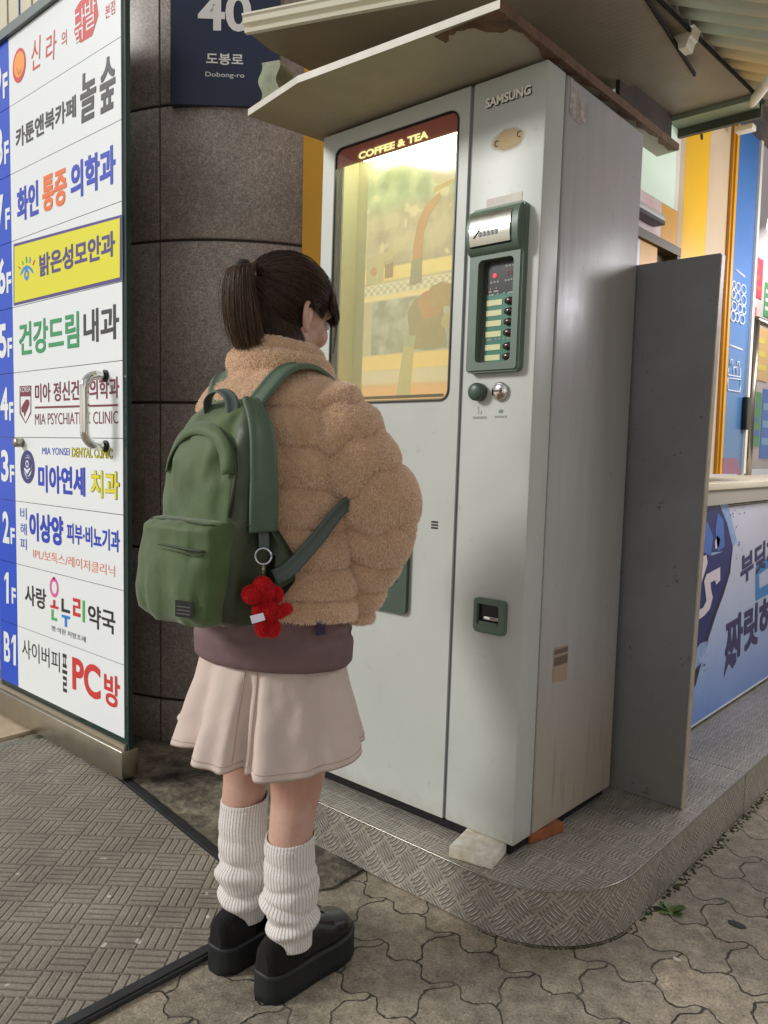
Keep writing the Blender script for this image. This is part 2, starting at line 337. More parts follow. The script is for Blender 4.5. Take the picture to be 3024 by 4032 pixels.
# address plate on the column
pa = rad(-46.6); pc = Vector((CX+CR*math.cos(pa), CY+CR*math.sin(pa), 0)); pn = Vector((math.cos(pa), math.sin(pa), 0)); pt = Vector((-pn.y, pn.x, 0))
NAVY = mat('navy_enamel', RGB(30, 42, 72), 0.28, var=0.12, vscale=5); WHT = mat('white_vinyl', RGB(232, 232, 230), 0.5)
plate = empty('address_plate', 'navy blue building number plate reading 40 on the granite column', 'address plate', tuple(pc+Vector((0, 0, 1.15))))
hw = 0.183
def onplate(px, py, off=0.0):
    d = ray(px, py); p0 = pc+pn*(0.012+off); t = p0.dot(pn)/d.dot(pn); P = d*t
    return (P-p0).dot(pt), P.z
zb = onplate(780, 412)[1]; zt = zb+0.62
g = MB(); P3 = lambda a, z, h: pn*h+pt*a+Vector((0, 0, z-1.15))
vs_ = [P3(a, z, h) for h in (0.0, 0.012) for a, z in ((-hw, zb), (hw, zb), (hw, zt), (-hw, zt))]
vs_ = [P3(a, z, h) for h in (-0.03, 0.012) for a, z in ((-hw, zb), (hw, zb), (hw, zt), (-hw, zt))]
g.add(vs_, [(4, 5, 6, 7), (0, 1, 5, 4), (1, 2, 6, 5), (2, 3, 7, 6), (3, 0, 4, 7), (3, 2, 1, 0)], NAVY); g.build('plate_body', plate)
g = MB(); cr = lambda x, y: (500+x/1.8433, y/1.8433)
def ptext(body, a, b, bold):
    x0, z1 = onplate(*cr(*a)); x1, z0 = onplate(*cr(*b))
    text(g, body, P3(x0, z0, 0.0135), pt*(x1-x0), Vector((0, 0, z1-z0)), WHT, bold)
x0, z0 = onplate(*cr(515, 222)); x1, _ = onplate(*cr(903, 222))
text(g, '40', P3(x0, z0, 0.0135), pt*(x1-x0), Vector((0, 0, (x1-x0)*0.70)), WHT, 0.025)
ptext('도봉로', (575, 385), (845, 478), 0.02); ptext('Dobong-ro', (570, 522), (852, 576), 0.004)
g.build('lettering', plate)

# yellow shop wall behind the vending machine
YEL = mat('yellow_panel', RGB(236, 172, 30), 0.42, var=0.06, vscale=3); YELD = mat('yellow_trim', RGB(200, 140, 30), 0.4)
g = MB(); g.prism([(-2.128, 1.925), (-1.62, 2.14), (-1.06, 2.14), (-1.06, 2.22), (-1.62, 2.22), (-2.18, 2.0)], ZG, 2.6, YEL)
solid('yellow_wall', 'yellow shop wall in the gap between the granite column and the vending machine', 'wall', g)
# ------------------------------------------------------------------ open glass door carrying the floor directory
DY = 1.305; DXR, DXL, DXB = -2.257, -3.055, -3.19
steel = mat('brushed_steel', RGB(176, 170, 156), 0.34, 1.0, var=0.12, vscale=9, rvar=0.08); chrome = mat('chrome', RGB(225, 225, 222), 0.10, 1.0)
m, k = newmat('door_glass'); k.p.inputs['Base Color'].default_value = (0.02, 0.05, 0.045, 1); k.p.inputs['Roughness'].default_value = 0.05; k.p.inputs['Alpha'].default_value = 0.82; DGL = m
SIGNW = mat('sign_white', RGB(244, 249, 252), 0.3); SIGNB = mat('sign_blue', RGB(28, 82, 216), 0.3)
def ink(n, r, g_, b): return mat('ink_'+n, RGB(r, g_, b), 0.4)
INK = {'red': ink('red', 216, 52, 52), 'dark': ink('dark', 62, 58, 66), 'blue': ink('blue', 38, 66, 200), 'orange': ink('orange', 246, 120, 52), 'purple': ink('purple', 84, 66, 140),
       'green': ink('green', 52, 160, 100), 'maroon': ink('maroon', 128, 40, 62), 'yellow': ink('yellow', 236, 230, 40), 'pink': ink('pink', 232, 98, 172), 'sky': ink('sky', 50, 140, 235),
       'lime': ink('lime', 80, 186, 88), 'salmon': ink('salmon', 236, 140, 112), 'navy': ink('navy', 56, 56, 130), 'black': ink('black', 44, 40, 40), 'brown': ink('brown', 90, 70, 70), 'flame': ink('flame', 252, 160, 50), 'white': SIGNW}
door = empty('glass_door', 'open glass door covered by a white and blue floor directory of Korean clinics', 'door', (DXB, DY, ZG))
dz = lambda z: z-ZG
g = MB(); g.box((0.0, 0.0, 0.04), (DXR+0.018-DXB, 0.012, dz(1.49)), DGL); g.build('glass_pane', door)
g = MB(); g.box((-0.03, -0.024, 0.020), (DXR+0.020-DXB, 0.036, 0.112), steel, 0.003); g.box((-0.03, -0.010, 0.113), (DXR+0.012-DXB, -0.0015, 0.128), mat('rail_gasket', RGB(150, 140, 118), 0.5)); g.build('bottom_rail', door)
g = MB(); g.box((-0.03, -0.018, dz(1.462)), (DXR+0.020-DXB, 0.030, dz(1.495)), mat('slate_metal', RGB(96, 104, 104), 0.4, 0.4)); g.build('top_rail', door)
g = MB(); g.box((DXR+0.0185-DXB, -0.002, 0.113), (DXR+0.024-DXB, 0.014, dz(1.46)), mat('glass_edge', RGB(30, 54, 50), 0.25)); g.build('glass_edge', door)
# ten directory rows
lines = [140, 468, 790, 1109, 1418.7, 1726.6, 2027, 2325.7, 2618, 2904]
zl = [ony(488, y, DY).z for y in lines]
k1, k0 = np.polyfit(range(10), zl, 1); zl = [k0+k1*i for i in range(10)]; ztop = 1.461; DXL = float(np.mean([ony(x, y, DY).x for x, y in ((40.7, 426), (43.9, 692), (53.4, 1212), (57.4, 1464), (60, 1715), (64, 1961.7), (67.8, 2207), (71, 2448))]))
rowz = [(zl[0], ztop)]+[(zl[i+1], zl[i]) for i in range(9)]
SC = 2.2114
def dpt(crop, x, y):
    P = ony(x/SC, y/SC+{'A': 0, 'B': 900, 'C': 1850}[crop], DY-0.004); return P.x-DXB, P.z-ZG
def dtext(mb, body, crop, lt, rb, ink_, bold=0.015, lift=0.0, shear=0.0, grow=0.0):
    x0, z1 = dpt(crop, *lt); x1, z0 = dpt(crop, *rb)
    text(mb, body, (x0-grow, -0.0040-lift, z0-grow), (x1-x0+2*grow, 0, 0), (0, 0, z1-z0+2*grow), INK[ink_], bold, 0.0, shear)
def dpoly(mb, crop, pts, ink_, lift=0.0):
    P = [dpt(crop, *p) for p in pts]; a = sum(P[i][0]*P[(i+1) % len(P)][1]-P[(i+1) % len(P)][0]*P[i][1] for i in range(len(P)))
    if a < 0: P = P[::-1]
    mb.add([(x, -0.0040-lift, z) for x, z in P], [tuple(range(len(P)))], INK[ink_])
def dring(mb, c, ro, ri, ink_, lift=0.0, n=36):
    a = [(c[0]+ro[0]*math.cos(2*math.pi*i/n), -0.0040-lift, c[1]+ro[1]*math.sin(2*math.pi*i/n)) for i in range(n)]
    if ri is None: mb.add(a, [tuple(range(n))], INK[ink_]); return
    b = [(c[0]+ri[0]*math.cos(2*math.pi*i/n), -0.0040-lift, c[1]+ri[1]*math.sin(2*math.pi*i/n)) for i in range(n)]
    mb.add(a+b, [(i, (i+1) % n, n+(i+1) % n, n+i) for i in range(n)], INK[ink_])
def dring_px(mb, crop, c, rx, ry, w, ink_, lift=0.0):
    a = dpt(crop, *c); b = dpt(crop, c[0]+rx, c[1]); d = dpt(crop, c[0], c[1]-ry); R = (abs(b[0]-a[0]), abs(d[1]-a[1]))
    dring(mb, a, R, None if w is None else (R[0]*(1-w), R[1]*(1-w)), ink_, lift)
def r9(b):
    dring_px(b, 'A', (166, 570), 58, 150, None, 'red'); dring_px(b, 'A', (168, 562), 47, 112, None, 'flame', 0.0006)
    dpoly(b, 'A', [(148, 580), (165, 640), (160, 655)], 'red', 0.0012); dpoly(b, 'A', [(190, 580), (172, 640), (176, 650)], 'red', 0.0012)
    dtext(b, '신', 'A', (270, 360), (355, 570), 'red', 0.0, shear=0.12); dtext(b, '라', 'A', (395, 318), (492, 500), 'red', 0.0, shear=0.12); dtext(b, '의', 'A', (533, 285), (580, 385), 'red', 0.0)
    dpoly(b, 'A', [(650, 95), (690, 20), (735, -30), (800, -60), (835, -20), (855, 130), (830, 215), (800, 310), (700, 372), (665, 345), (645, 280), (655, 190)], 'red')
    dtext(b, '닭', 'A', (648, 120), (738, 330), 'white', 0.0, 0.0008); dtext(b, '발', 'A', (740, 25), (835, 215), 'white', 0.0, 0.0008)
    dtext(b, '본점', 'A', (915, 50), (1000, 112), 'red', 0.0)
def r8(b):
    dtext(b, '카툰앤북카페', 'A', (135, 1125), (660, 1015), 'dark', 0.02); dtext(b, '놀', 'A', (695, 660), (838, 1010), 'dark', 0.02, shear=0.1); dtext(b, '숲', 'A', (865, 540), (1005, 930), 'dark', 0.02, shear=0.1)
def r7(b):
    dtext(b, '화인', 'A', (145, 1650), (335, 1868), 'blue', 0.03); dtext(b, '통증', 'A', (365, 1545), (580, 1772), 'orange', 0.03); dtext(b, '의학과', 'A', (612, 1430), (1005, 1592), 'blue', 0.03)
def r6(b):
    for j, (pts, c) in enumerate((([(118, 135), (1062, -122), (1062, 452), (118, 672)], 'purple'), ([(128, 158), (1046, -92), (1046, 424), (128, 648)], 'yellow'))):
        dpoly(b, 'B', pts, c, 0.0002+0.0008*j)
    dtext(b, '밝은성모안과', 'B', (345, 228), (1005, 238), 'purple', 0.03, 0.0016)
    e0 = [(175, 415), (190, 370), (210, 335), (235, 320), (262, 328), (282, 350), (298, 390), (282, 385), (262, 355), (236, 345), (212, 362), (196, 392)]
    dpoly(b, 'B', e0[:4]+[e0[9]]+e0[10:], 'sky', 0.0016); dpoly(b, 'B', e0[3:9]+[e0[9]], 'sky', 0.0016); dring_px(b, 'B', (234, 400), 20, 52, 0.55, 'sky', 0.0018)
    for p, q, c in (((165, 330), (182, 355), 'red'), ((197, 285), (205, 315), 'lime'), ((232, 245), (236, 300), 'green'), ((266, 250), (262, 300), 'sky'), ((305, 275), (290, 320), 'red')):
        dpoly(b, 'B', [(p[0]-5, p[1]), (p[0]+5, p[1]), (q[0]+5, q[1]), (q[0]-5, q[1])], c, 0.0018)
def r5(b):
    dtext(b, '건강드림', 'B', (163, 825), (688, 1035), 'green', 0.02); dtext(b, '내과', 'B', (725, 715), (1035, 958), 'dark', 0.02)
def r4(b):
    dtext(b, '미아 정신건강의학과', 'B', (303, 1352), (1037, 1475), 'maroon', 0.012); dpoly(b, 'B', [(303, 1550), (1028, 1528), (1028, 1546), (303, 1567)], 'maroon'); dtext(b, 'MIA PSYCHIATRIC CLINIC', 'B', (303, 1612), (1028, 1698), 'maroon', -0.004)
    dpoly(b, 'B', [(170, 1372), (270, 1366), (270, 1460), (170, 1462)], 'maroon'); dtext(b, 'KOREA', 'B', (176, 1380), (266, 1420), 'white', 0.0, 0.0006)
    for p in ([(170, 1462), (176, 1462), (178, 1600), (222, 1690), (222, 1698), (170, 1610)], [(270, 1460), (270, 1605), (222, 1698), (222, 1690), (264, 1595), (265, 1460)], [(188, 1600), (184, 1560), (205, 1520), (225, 1488), (250, 1490), (255, 1530), (240, 1570), (225, 1600), (212, 1640), (205, 1600)]): dpoly(b, 'B', p, 'maroon')
def r3(b):
    dtext(b, 'MIA YONSEI', 'B', (367, 1905), (605, 1975), 'blue', 0.0); dtext(b, 'DENTAL CLINIC', 'B', (622, 1905), (980, 2005), 'brown', 0.04); dtext(b, 'DENTAL CLINIC', 'B', (624, 1909), (978, 2001), 'yellow', 0.0, 0.0008)
    dtext(b, '미아연세', 'C', (330, -45), (742, 235), 'blue', 0.03); dtext(b, '치과', 'C', (788, 0), (1042, 265), 'brown', 0.07); dtext(b, '치과', 'C', (792, 5), (1038, 260), 'yellow', 0.025, 0.0008)
    dring_px(b, 'B', (238, 2075), 63, 145, 0.28, 'navy'); dring_px(b, 'B', (238, 2075), 42, 100, 0.12, 'navy')
    dpoly(b, 'B', [(205, 2010), (238, 1995), (270, 2010), (270, 2100), (238, 2160), (205, 2100)], 'navy', 0.0004); dring_px(b, 'B', (238, 2050), 14, 32, 0.4, 'white', 0.001); dpoly(b, 'B', [(212, 2080), (238, 2100), (264, 2080), (264, 2096), (238, 2140), (212, 2096)], 'white', 0.001)
def r2(b):
    for ch, y0 in (('비', 325), ('해', 460), ('피', 590)): dtext(b, ch, 'C', (175, y0), (232, y0+112), 'blue', 0.0)
    dtext(b, '이상양', 'C', (253, 365), (550, 668), 'blue', 0.035); dtext(b, '피부·비뇨기과', 'C', (580, 458), (1042, 722), 'blue', 0.02); dtext(b, 'IPL/보톡스/레이저클리닉', 'C', (288, 682), (1000, 935), 'salmon', 0.0)
def r1(b):
    dtext(b, '사랑', 'C', (215, 990), (402, 1225), 'black', 0.015); dtext(b, '약국', 'C', (765, 1165), (1002, 1440), 'black', 0.015); dtext(b, '병·의원 처방조제', 'C', (450, 1352), (745, 1505), 'black', 0.0)
    dring_px(b, 'C', (470, 1025), 38, 85, 0.36, 'pink'); dpoly(b, 'C', [(460, 930), (478, 933), (478, 955), (460, 952)], 'pink')
    for pts, c in (([(438, 1175), (507, 1192), (507, 1216), (438, 1198)], 'red'), ([(462, 1130), (480, 1134), (480, 1190), (462, 1186)], 'red'), ([(447, 1212), (465, 1216), (465, 1285), (495, 1293), (495, 1318), (447, 1305)], 'lime'),
                   ([(535, 1118), (553, 1122), (553, 1210), (608, 1225), (608, 1252), (535, 1232)], 'black'), ([(537, 1258), (608, 1277), (608, 1303), (537, 1283)], 'sky'), ([(563, 1285), (582, 1290), (582, 1370), (563, 1365)], 'sky'),
                   ([(635, 1112), (697, 1128), (697, 1212), (653, 1200), (653, 1240), (699, 1252), (699, 1285), (635, 1268), (635, 1175), (680, 1187), (680, 1155), (635, 1143)], 'red'), ([(718, 1135), (737, 1140), (737, 1330), (718, 1325)], 'lime')): dpoly(b, 'C', pts, c, 0.0004)
def rb1(b):
    dtext(b, '사이버피', 'C', (190, 1462), (520, 1765), 'black', 0.0); dtext(b, '플', 'C', (540, 1595), (585, 1945), 'black', 0.01); dtext(b, 'PC', 'C', (627, 1622), (875, 2018), 'red', 0.03); dtext(b, '방', 'C', (905, 1755), (1043, 2095), 'red', 0.02)
nums = [('A', '9', (-62, 590), (14, 855), (22, 650), (68, 835)), ('A', '8', (-42, 1140), (24, 1430), (35, 1240), (78, 1412)), ('A', '7', (-30, 1715), (33, 1998), (45, 1820), (88, 1985)), ('B', '6', (-22, 270), (49, 562), (55, 385), (100, 552)),
        ('B', '5', (-12, 838), (58, 1122), (64, 955), (108, 1115)), ('B', '4', (0, 1388), (74, 1665), (78, 1512), (118, 1672)), ('B', '3', (8, 1925), (76, 2208), (85, 2057), (126, 2212)), ('C', '2', (20, 357), (82, 645), (90, 502), (131, 652)),
        ('C', '1', (36, 892), (76, 1165), (100, 1022), (140, 1175)), ('C', 'B', (32, 1402), (90, 1686), None, None)]
fl = ['ninth', 'eighth', 'seventh', 'sixth', 'fifth', 'fourth', 'third', 'second', 'first', 'basement']
for i, fn in enumerate((r9, r8, r7, r6, r5, r4, r3, r2, r1, rb1)):
    z0, z1 = rowz[i]; g = MB()
    g.box((DXL-DXB+0.001, -0.003, dz(z0)+0.0012), (DXR-DXB, -0.0006, dz(z1)-0.0012), SIGNW); g.box((0.0, -0.003, dz(z0)+0.0012), (DXL-DXB, -0.0006, dz(z1)-0.0012), SIGNB)
    row = g.build('directory_row', door); row['label'] = 'directory row for the %s floor' % fl[i]
    g = MB(); fn(g); c, t, a, b_, a2, b2_ = nums[i]; 
    if t != '1': dtext(g, t, c, a, b_, 'white', 0.03)
    if t == '1': dpoly(g, 'C', [(38, 930), (56, 892), (76, 895), (76, 1166), (55, 1160), (55, 945), (38, 968)], 'white')
    if t == 'B': dpoly(g, 'C', [(98, 1482), (118, 1435), (139, 1440), (139, 1706), (117, 1698), (117, 1492), (98, 1516)], 'white')
    if a2: dtext(g, 'F', c, a2, b2_, 'white', 0.03)
    g.build('lettering', row)
# pull handle and lock knob
h1, h2 = ony(420, 1480, DY), ony(420, 1757, DY)
g = MB(); hx = h1.x-DXB; a, b_ = dz(h1.z), dz(h2.z); off = -0.075; pts = []
for j in range(9): t = math.pi/2*j/8; pts.append((hx, off+0.045-0.045*math.sin(t), a-0.045*(1-math.cos(t))+0.0))
pts = [(hx, -0.004, a), (hx, off+0.045, a)]+pts[1:]
pts2 = [(p[0], p[1], b_+(a-p[2])) for p in reversed(pts)]
g.tube(pts+pts2, 0.0145, chrome, 16); g.build('pull_handle', door)
g = MB(); g.disc((hx, -0.003, a), (0, -1, 0), 0.019, 0.007, mat('black_rubber', RGB(26, 26, 28), 0.5)); g.disc((hx, -0.003, b_), (0, -1, 0), 0.019, 0.007, MATS['black_rubber']); g.build('handle_washer', door)
P = ony(92, 900+1865/SC, DY); g = MB(); g.disc((P.x-DXB, -0.003, dz(P.z)), (0, -1, 0), 0.017, 0.03, steel); g.build('lock_knob', door)

# wall over and beside the door, far left
g = MB(); g.box((-4.6, 1.75, 1.50), (-2.9, 1.8, 3.0), mat('tile_white', RGB(214, 206, 176), 0.35, var=0.06))
for i in range(14): g.box((-4.6+i*0.13, 1.745, 1.5), (-4.592+i*0.13, 1.75, 3.0), mat('tile_stripe', RGB(60, 90, 190), 0.4) if i % 2 else mat('tile_joint', RGB(170, 165, 150), 0.6))
solid('entrance_fascia', 'cream tiled band with thin blue stripes above the open glass door', 'wall', g)
g = MB(); g.box((-4.6, 1.9, ZG), (-3.25, 1.95, 1.5), mat('entrance_dark', RGB(62, 42, 34), 0.5, var=0.3)); 
solid('entrance_wall', 'dark brown entrance wall left of the glass door', 'wall', g)

# ------------------------------------------------------------------ vending machine
VX, VY, VZ, TILT = -0.957987, 1.556167, -0.9254, 0.01991
VW, VD, VH, DV, SM = 0.7157, 0.5042, 1.8, 0.2058, 0.0839
m, k = newmat('machine_paint'); ob = k.coord('Object')
n1 = k.noise(ob, 2.5, 5.0, 0.6); n2 = k.noise(ob, 22.0, 5.0, 0.7); c = k.sep(ob)
cc = k.ramp(n1, [(0.3, (0.50, 0.525, 0.50)), (0.7, (0.57, 0.60, 0.565))])
cc = k.mix(k.math('MULTIPLY', k.step(n2, 0.60, 0.72), 0.28), cc, (0.26, 0.25, 0.22, 1))
low = k.math('MULTIPLY', k.step(k.math('ADD', c[2], k.math('MULTIPLY', n2, 0.10)), 0.10, 0.03), 0.35)
cc = k.mix(low, cc, (0.28, 0.22, 0.13, 1)); scr = k.step(k.noise(k.n.new('ShaderNodeTexCoord').outputs['Object'], 120.0, 2.0, 0.9), 0.775, 0.79)
cc = k.mix(k.math('MULTIPLY', scr, 0.5), cc, (0.12, 0.11, 0.10, 1))
k.l.new(cc, k.p.inputs['Base Color']); k.p.inputs['Roughness'].default_value = 0.4; k.l.new(k.bump(n1, 0.12, 0.01), k.p.inputs['Normal'])
PAINT = m
m, k = newmat('machine_side_paint'); ob = k.coord('Object'); c = k.sep(ob)
st = k.n.new('ShaderNodeMapping'); st.inputs['Scale'].default_value = (9, 9, 0.8); k.l.new(ob, st.inputs['Vector'])
n1 = k.noise(st.outputs[0], 3.0, 5.0, 0.65); n2 = k.noise(ob, 30.0, 5.0, 0.7)
cc = k.ramp(n1, [(0.3, (0.41, 0.410, 0.425)), (0.7, (0.47, 0.468, 0.482))])
cc = k.mix(k.math('MULTIPLY', k.step(c[2], 0.60, 0.0), 0.45), cc, (0.40, 0.29, 0.13, 1))
cc = k.mix(k.math('MULTIPLY', k.step(n1, 0.52, 0.7), k.math('MULTIPLY', k.step(c[2], 0.35, 0.02), 0.5)), cc, (0.15, 0.09, 0.03, 1))
cc = k.mix(k.math('MULTIPLY', k.step(k.noise(ob, 55.0, 3.0, 0.8), 0.70, 0.74), 0.55), cc, (0.16, 0.15, 0.15, 1))
k.l.new(cc, k.p.inputs['Base Color']); k.p.inputs['Roughness'].default_value = 0.28
mr = k.n.new('ShaderNodeMapRange'); k.l.new(n2, mr.inputs[0]); mr.inputs[3].default_value = 0.2; mr.inputs[4].default_value = 0.42; k.l.new(mr.outputs[0], k.p.inputs['Roughness']); k.l.new(k.bump(n1, 0.10, 0.01), k.p.inputs['Normal'])
SIDEP = m
SEAM = mat('seam_dark', RGB(40, 40, 42), 0.6); SEAMG = mat('seam_grey', RGB(124, 128, 132), 0.5)
GREEN = mat('green_plastic', RGB(96, 116, 102), 0.4, var=0.08, vscale=12); GREEND = mat('dark_green_plastic', RGB(70, 88, 76), 0.4, var=0.06, vscale=12); BLK = mat('black_plastic', RGB(22, 24, 26), 0.35)
vm = empty('vending_machine', 'pale grey coffee vending machine with a lit menu window under the plywood canopy', 'vending machine', (VX, VY, VZ)); vm.rotation_euler = (-TILT, 0, 0)
FX = 0.0                                               # local: x leftwards negative, y into the machine, z up; front face y = 0
WX0, WX1, WZ0, WZ1 = -0.668, -0.240, 1.052, 1.757      # window opening
g = MB(); g.box((-VW+0.004, SM+0.004, 0.0), (-0.0, VD, VH), SIDEP, 0.004); g.build('cabinet', vm)

def rrect(x0, x1, z0, z1, r, n=6):
    P = []
    for cx, cz, a0 in ((x1-r, z1-r, 0), (x0+r, z1-r, 90), (x0+r, z0+r, 180), (x1-r, z0+r, 270)):
        for i in range(n+1): a = rad(a0+90*i/n); P.append((cx+r*math.cos(a), cz+r*math.sin(a)))
    return P
def framed(mb, outer, inner, y0, y1, m, mi=None):      # plate with a hole, from y0 (front) to y1 (back)
    n = len(outer); vs_ = [(p[0], y, p[1]) for y in (y0, y1) for q in (outer, inner) for p in q]; O0, I0, O1, I1 = 0, n, 2*n, 3*n; fs = []
    for i in range(n):
        j = (i+1) % n; fs += [(O0+i, I0+i, I0+j, O0+j), (O1+j, I1+j, I1+i, O1+i), (O0+i, O0+j, O1+j, O1+i)]
    mb.add(vs_, fs, m); mb.add(vs_, [(I0+j_, I0+i_, I1+i_, I1+j_) for i_ in range(n) for j_ in [(i_+1) % n]], mi or m)
def match(outer_box, inner, ):                          # points on a rectangle in the directions of the inner outline
    x0, x1, z0, z1 = outer_box; n = len(inner)//4; P = []
    for (cx, cz) in ((x1, z1), (x0, z1), (x0, z0), (x1, z0)): P += [(cx, cz)]*n
    return P
# left door of the machine round the window
hole = rrect(WX0, WX1, WZ0, WZ1, 0.028)
g = MB(); framed(g, match((-VW, -DV-0.004, 0.0, VH), hole), hole, 0.0, 0.022, PAINT, SEAM); g.build('menu_door', vm)
g = MB(); g.box((-DV-0.0038, 0.006, 0.0), (-DV+0.0058, 0.02, VH-0.002), SEAMG); g.build('seam_strip', vm)
g = MB(); g.box((-DV+0.006, 0.0, 0.0), (0.0, SM-0.004, VH), PAINT, 0.003); g.build('service_door', vm)
bk = g
g = MB(); framed(g, rrect(WX0, WX1, WZ0, WZ1, 0.028), rrect(WX0+0.004, WX1-0.004, WZ0+0.004, WZ1-0.004, 0.025), -0.003, 0.006, BLK); g.build('window_gasket', vm)
g = MB()
for a, b_ in (((-VW+0.008, 0.0225, 0.012), (-0.664, SM+0.003, VH-0.006)), ((-0.243, 0.0225, 0.012), (-0.006, SM+0.003, VH-0.006)), ((-0.664, 0.0225, 0.012), (-0.243, SM+0.003, 1.054)), ((-0.664, 0.0225, 1.7575), (-0.243, SM+0.003, VH-0.006))): g.box(a, b_, SEAM)
g.build('door_gap', vm)
# lit menu box behind the glass
CREAM = mat('menu_cream', RGB(232, 230, 190), 0.5); 
mb_ = MB(); bx0, bx1, bz0, bz1, by = -0.655, -0.252, 1.062, 1.75, 0.074
for a, b_ in (((bx0-0.006, 0.024, bz0), (bx0, by+0.0085, bz1)), ((bx1, 0.024, bz0), (bx1+0.006, by+0.0085, bz1)), ((bx0, 0.024, bz1), (bx1, by+0.0085, bz1+0.006)), ((bx0, 0.024, bz0-0.006), (bx1, by+0.0085, bz0))): mb_.box(a, b_, CREAM)
mb_.box((bx0-0.006, by+0.0088, bz0-0.006), (bx1+0.006, by+0.0118, bz1+0.006), CREAM)
box = mb_.build('menu_box', vm)
# backlit picture of a cafe counter: soft colours printed on a glowing sheet
m, k = newmat('menu_picture'); ob = k.coord('Object'); c = k.sep(ob); X, Z = c[0], c[2]
warp = k.noise(ob, 14.0, 3.0, 0.6); nb = k.noise(ob, 17.0, 2.0, 0.45)
cc = k.ramp(k.noise(ob, 11.0, 3.0, 0.5), [(0.34, (0.30, 0.22, 0.12)), (0.48, (0.44, 0.35, 0.18)), (0.62, (0.62, 0.52, 0.27))])
cc = k.mix(k.step(Z, 1.56, 1.62), cc, k.ramp(nb, [(0.35, (0.22, 0.34, 0.12)), (0.65, (0.55, 0.66, 0.30))]))
cc = k.mix(k.math('MULTIPLY', k.step(nb, 0.60, 0.68), 0.6), cc, (0.95, 0.78, 0.42, 1))
def band(z0, z1, col, f=1.0, e=0.004):
    global cc
    w = k.math('MULTIPLY', k.step(Z, z0-e, z0+e), k.step(Z, z1+e, z1-e)); cc = k.mix(k.math('MULTIPLY', w, f), cc, col)
band(1.03, 1.400, (0.62, 0.52, 0.27, 1), 0.8, 0.01)
gl = k.math('MULTIPLY', k.math('MULTIPLY', k.step(Z, 1.192, 1.196), k.step(Z, 1.345, 1.340)), k.math('MULTIPLY', k.step(X, -0.58, -0.576), k.step(X, -0.268, -0.272)))
cc = k.mix(gl, cc, k.ramp(k.noise(ob, 16.0, 2.0), [(0.35, (0.26, 0.26, 0.15)), (0.6, (0.52, 0.54, 0.38))]))
band(1.395, 1.432, (0.98, 0.74, 0.20, 1)); band(1.357, 1.388, (0.86, 0.76, 0.45, 1))
ck = k.math('FLOORED_MODULO', k.math('ADD', k.math('FLOOR', k.math('DIVIDE', X, 0.012)), k.math('FLOOR', k.math('DIVIDE', Z, 0.010))), 2.0)
wz = k.math('MULTIPLY', k.step(Z, 1.359, 1.361), k.step(Z, 1.386, 1.384)); cc = k.mix(k.math('MULTIPLY', k.math('MULTIPLY', wz, ck), 0.55), cc, (0.30, 0.28, 0.2, 1))
band(1.343, 1.357, (0.98, 0.76, 0.30, 1)); band(1.150, 1.192, (0.98, 0.66, 0.15, 1)); band(1.110, 1.150, (0.78, 0.64, 0.36, 1)); band(1.0, 1.110, (0.92, 0.42, 0.10, 1), 0.9, 0.012)
cc = k.mix(0.28, cc, (0.62, 0.60, 0.42, 1)); k.l.new(cc, k.p.inputs['Base Color']); k.l.new(cc, k.p.inputs['Emission Color']); k.p.inputs['Emission Strength'].default_value = 0.42; k.p.inputs['Roughness'].default_value = 0.4
PIC = m
g = MB(); g.box((bx0+0.045, by, bz0+0.002), (bx1-0.008, by+0.006, bz1-0.055), PIC); g.build('menu_picture', vm)
def flat(name, pts, colr, y, em=0.35):
    colr = tuple(0.5*a+0.5*b for a, b in zip(colr, (0.55, 0.47, 0.25, 1)))
    mm = mat('print_'+name, colr, 0.5, emit=colr, estr=em, var=0.12, vscale=14); g = MB(); P = [(x, z) for x, z in pts]; g.prism(P, y-0.001, y, mm, 'xz'); return g
def blob(cx, cz, rx, rz, n=18, seed=0):
    r_ = random.Random(seed); return [(cx+rx*(1+0.12*r_.uniform(-1, 1))*math.cos(2*math.pi*i/n), cz+rz*(1+0.12*r_.uniform(-1, 1))*math.sin(2*math.pi*i/n)) for i in range(n)]
fig = MB()
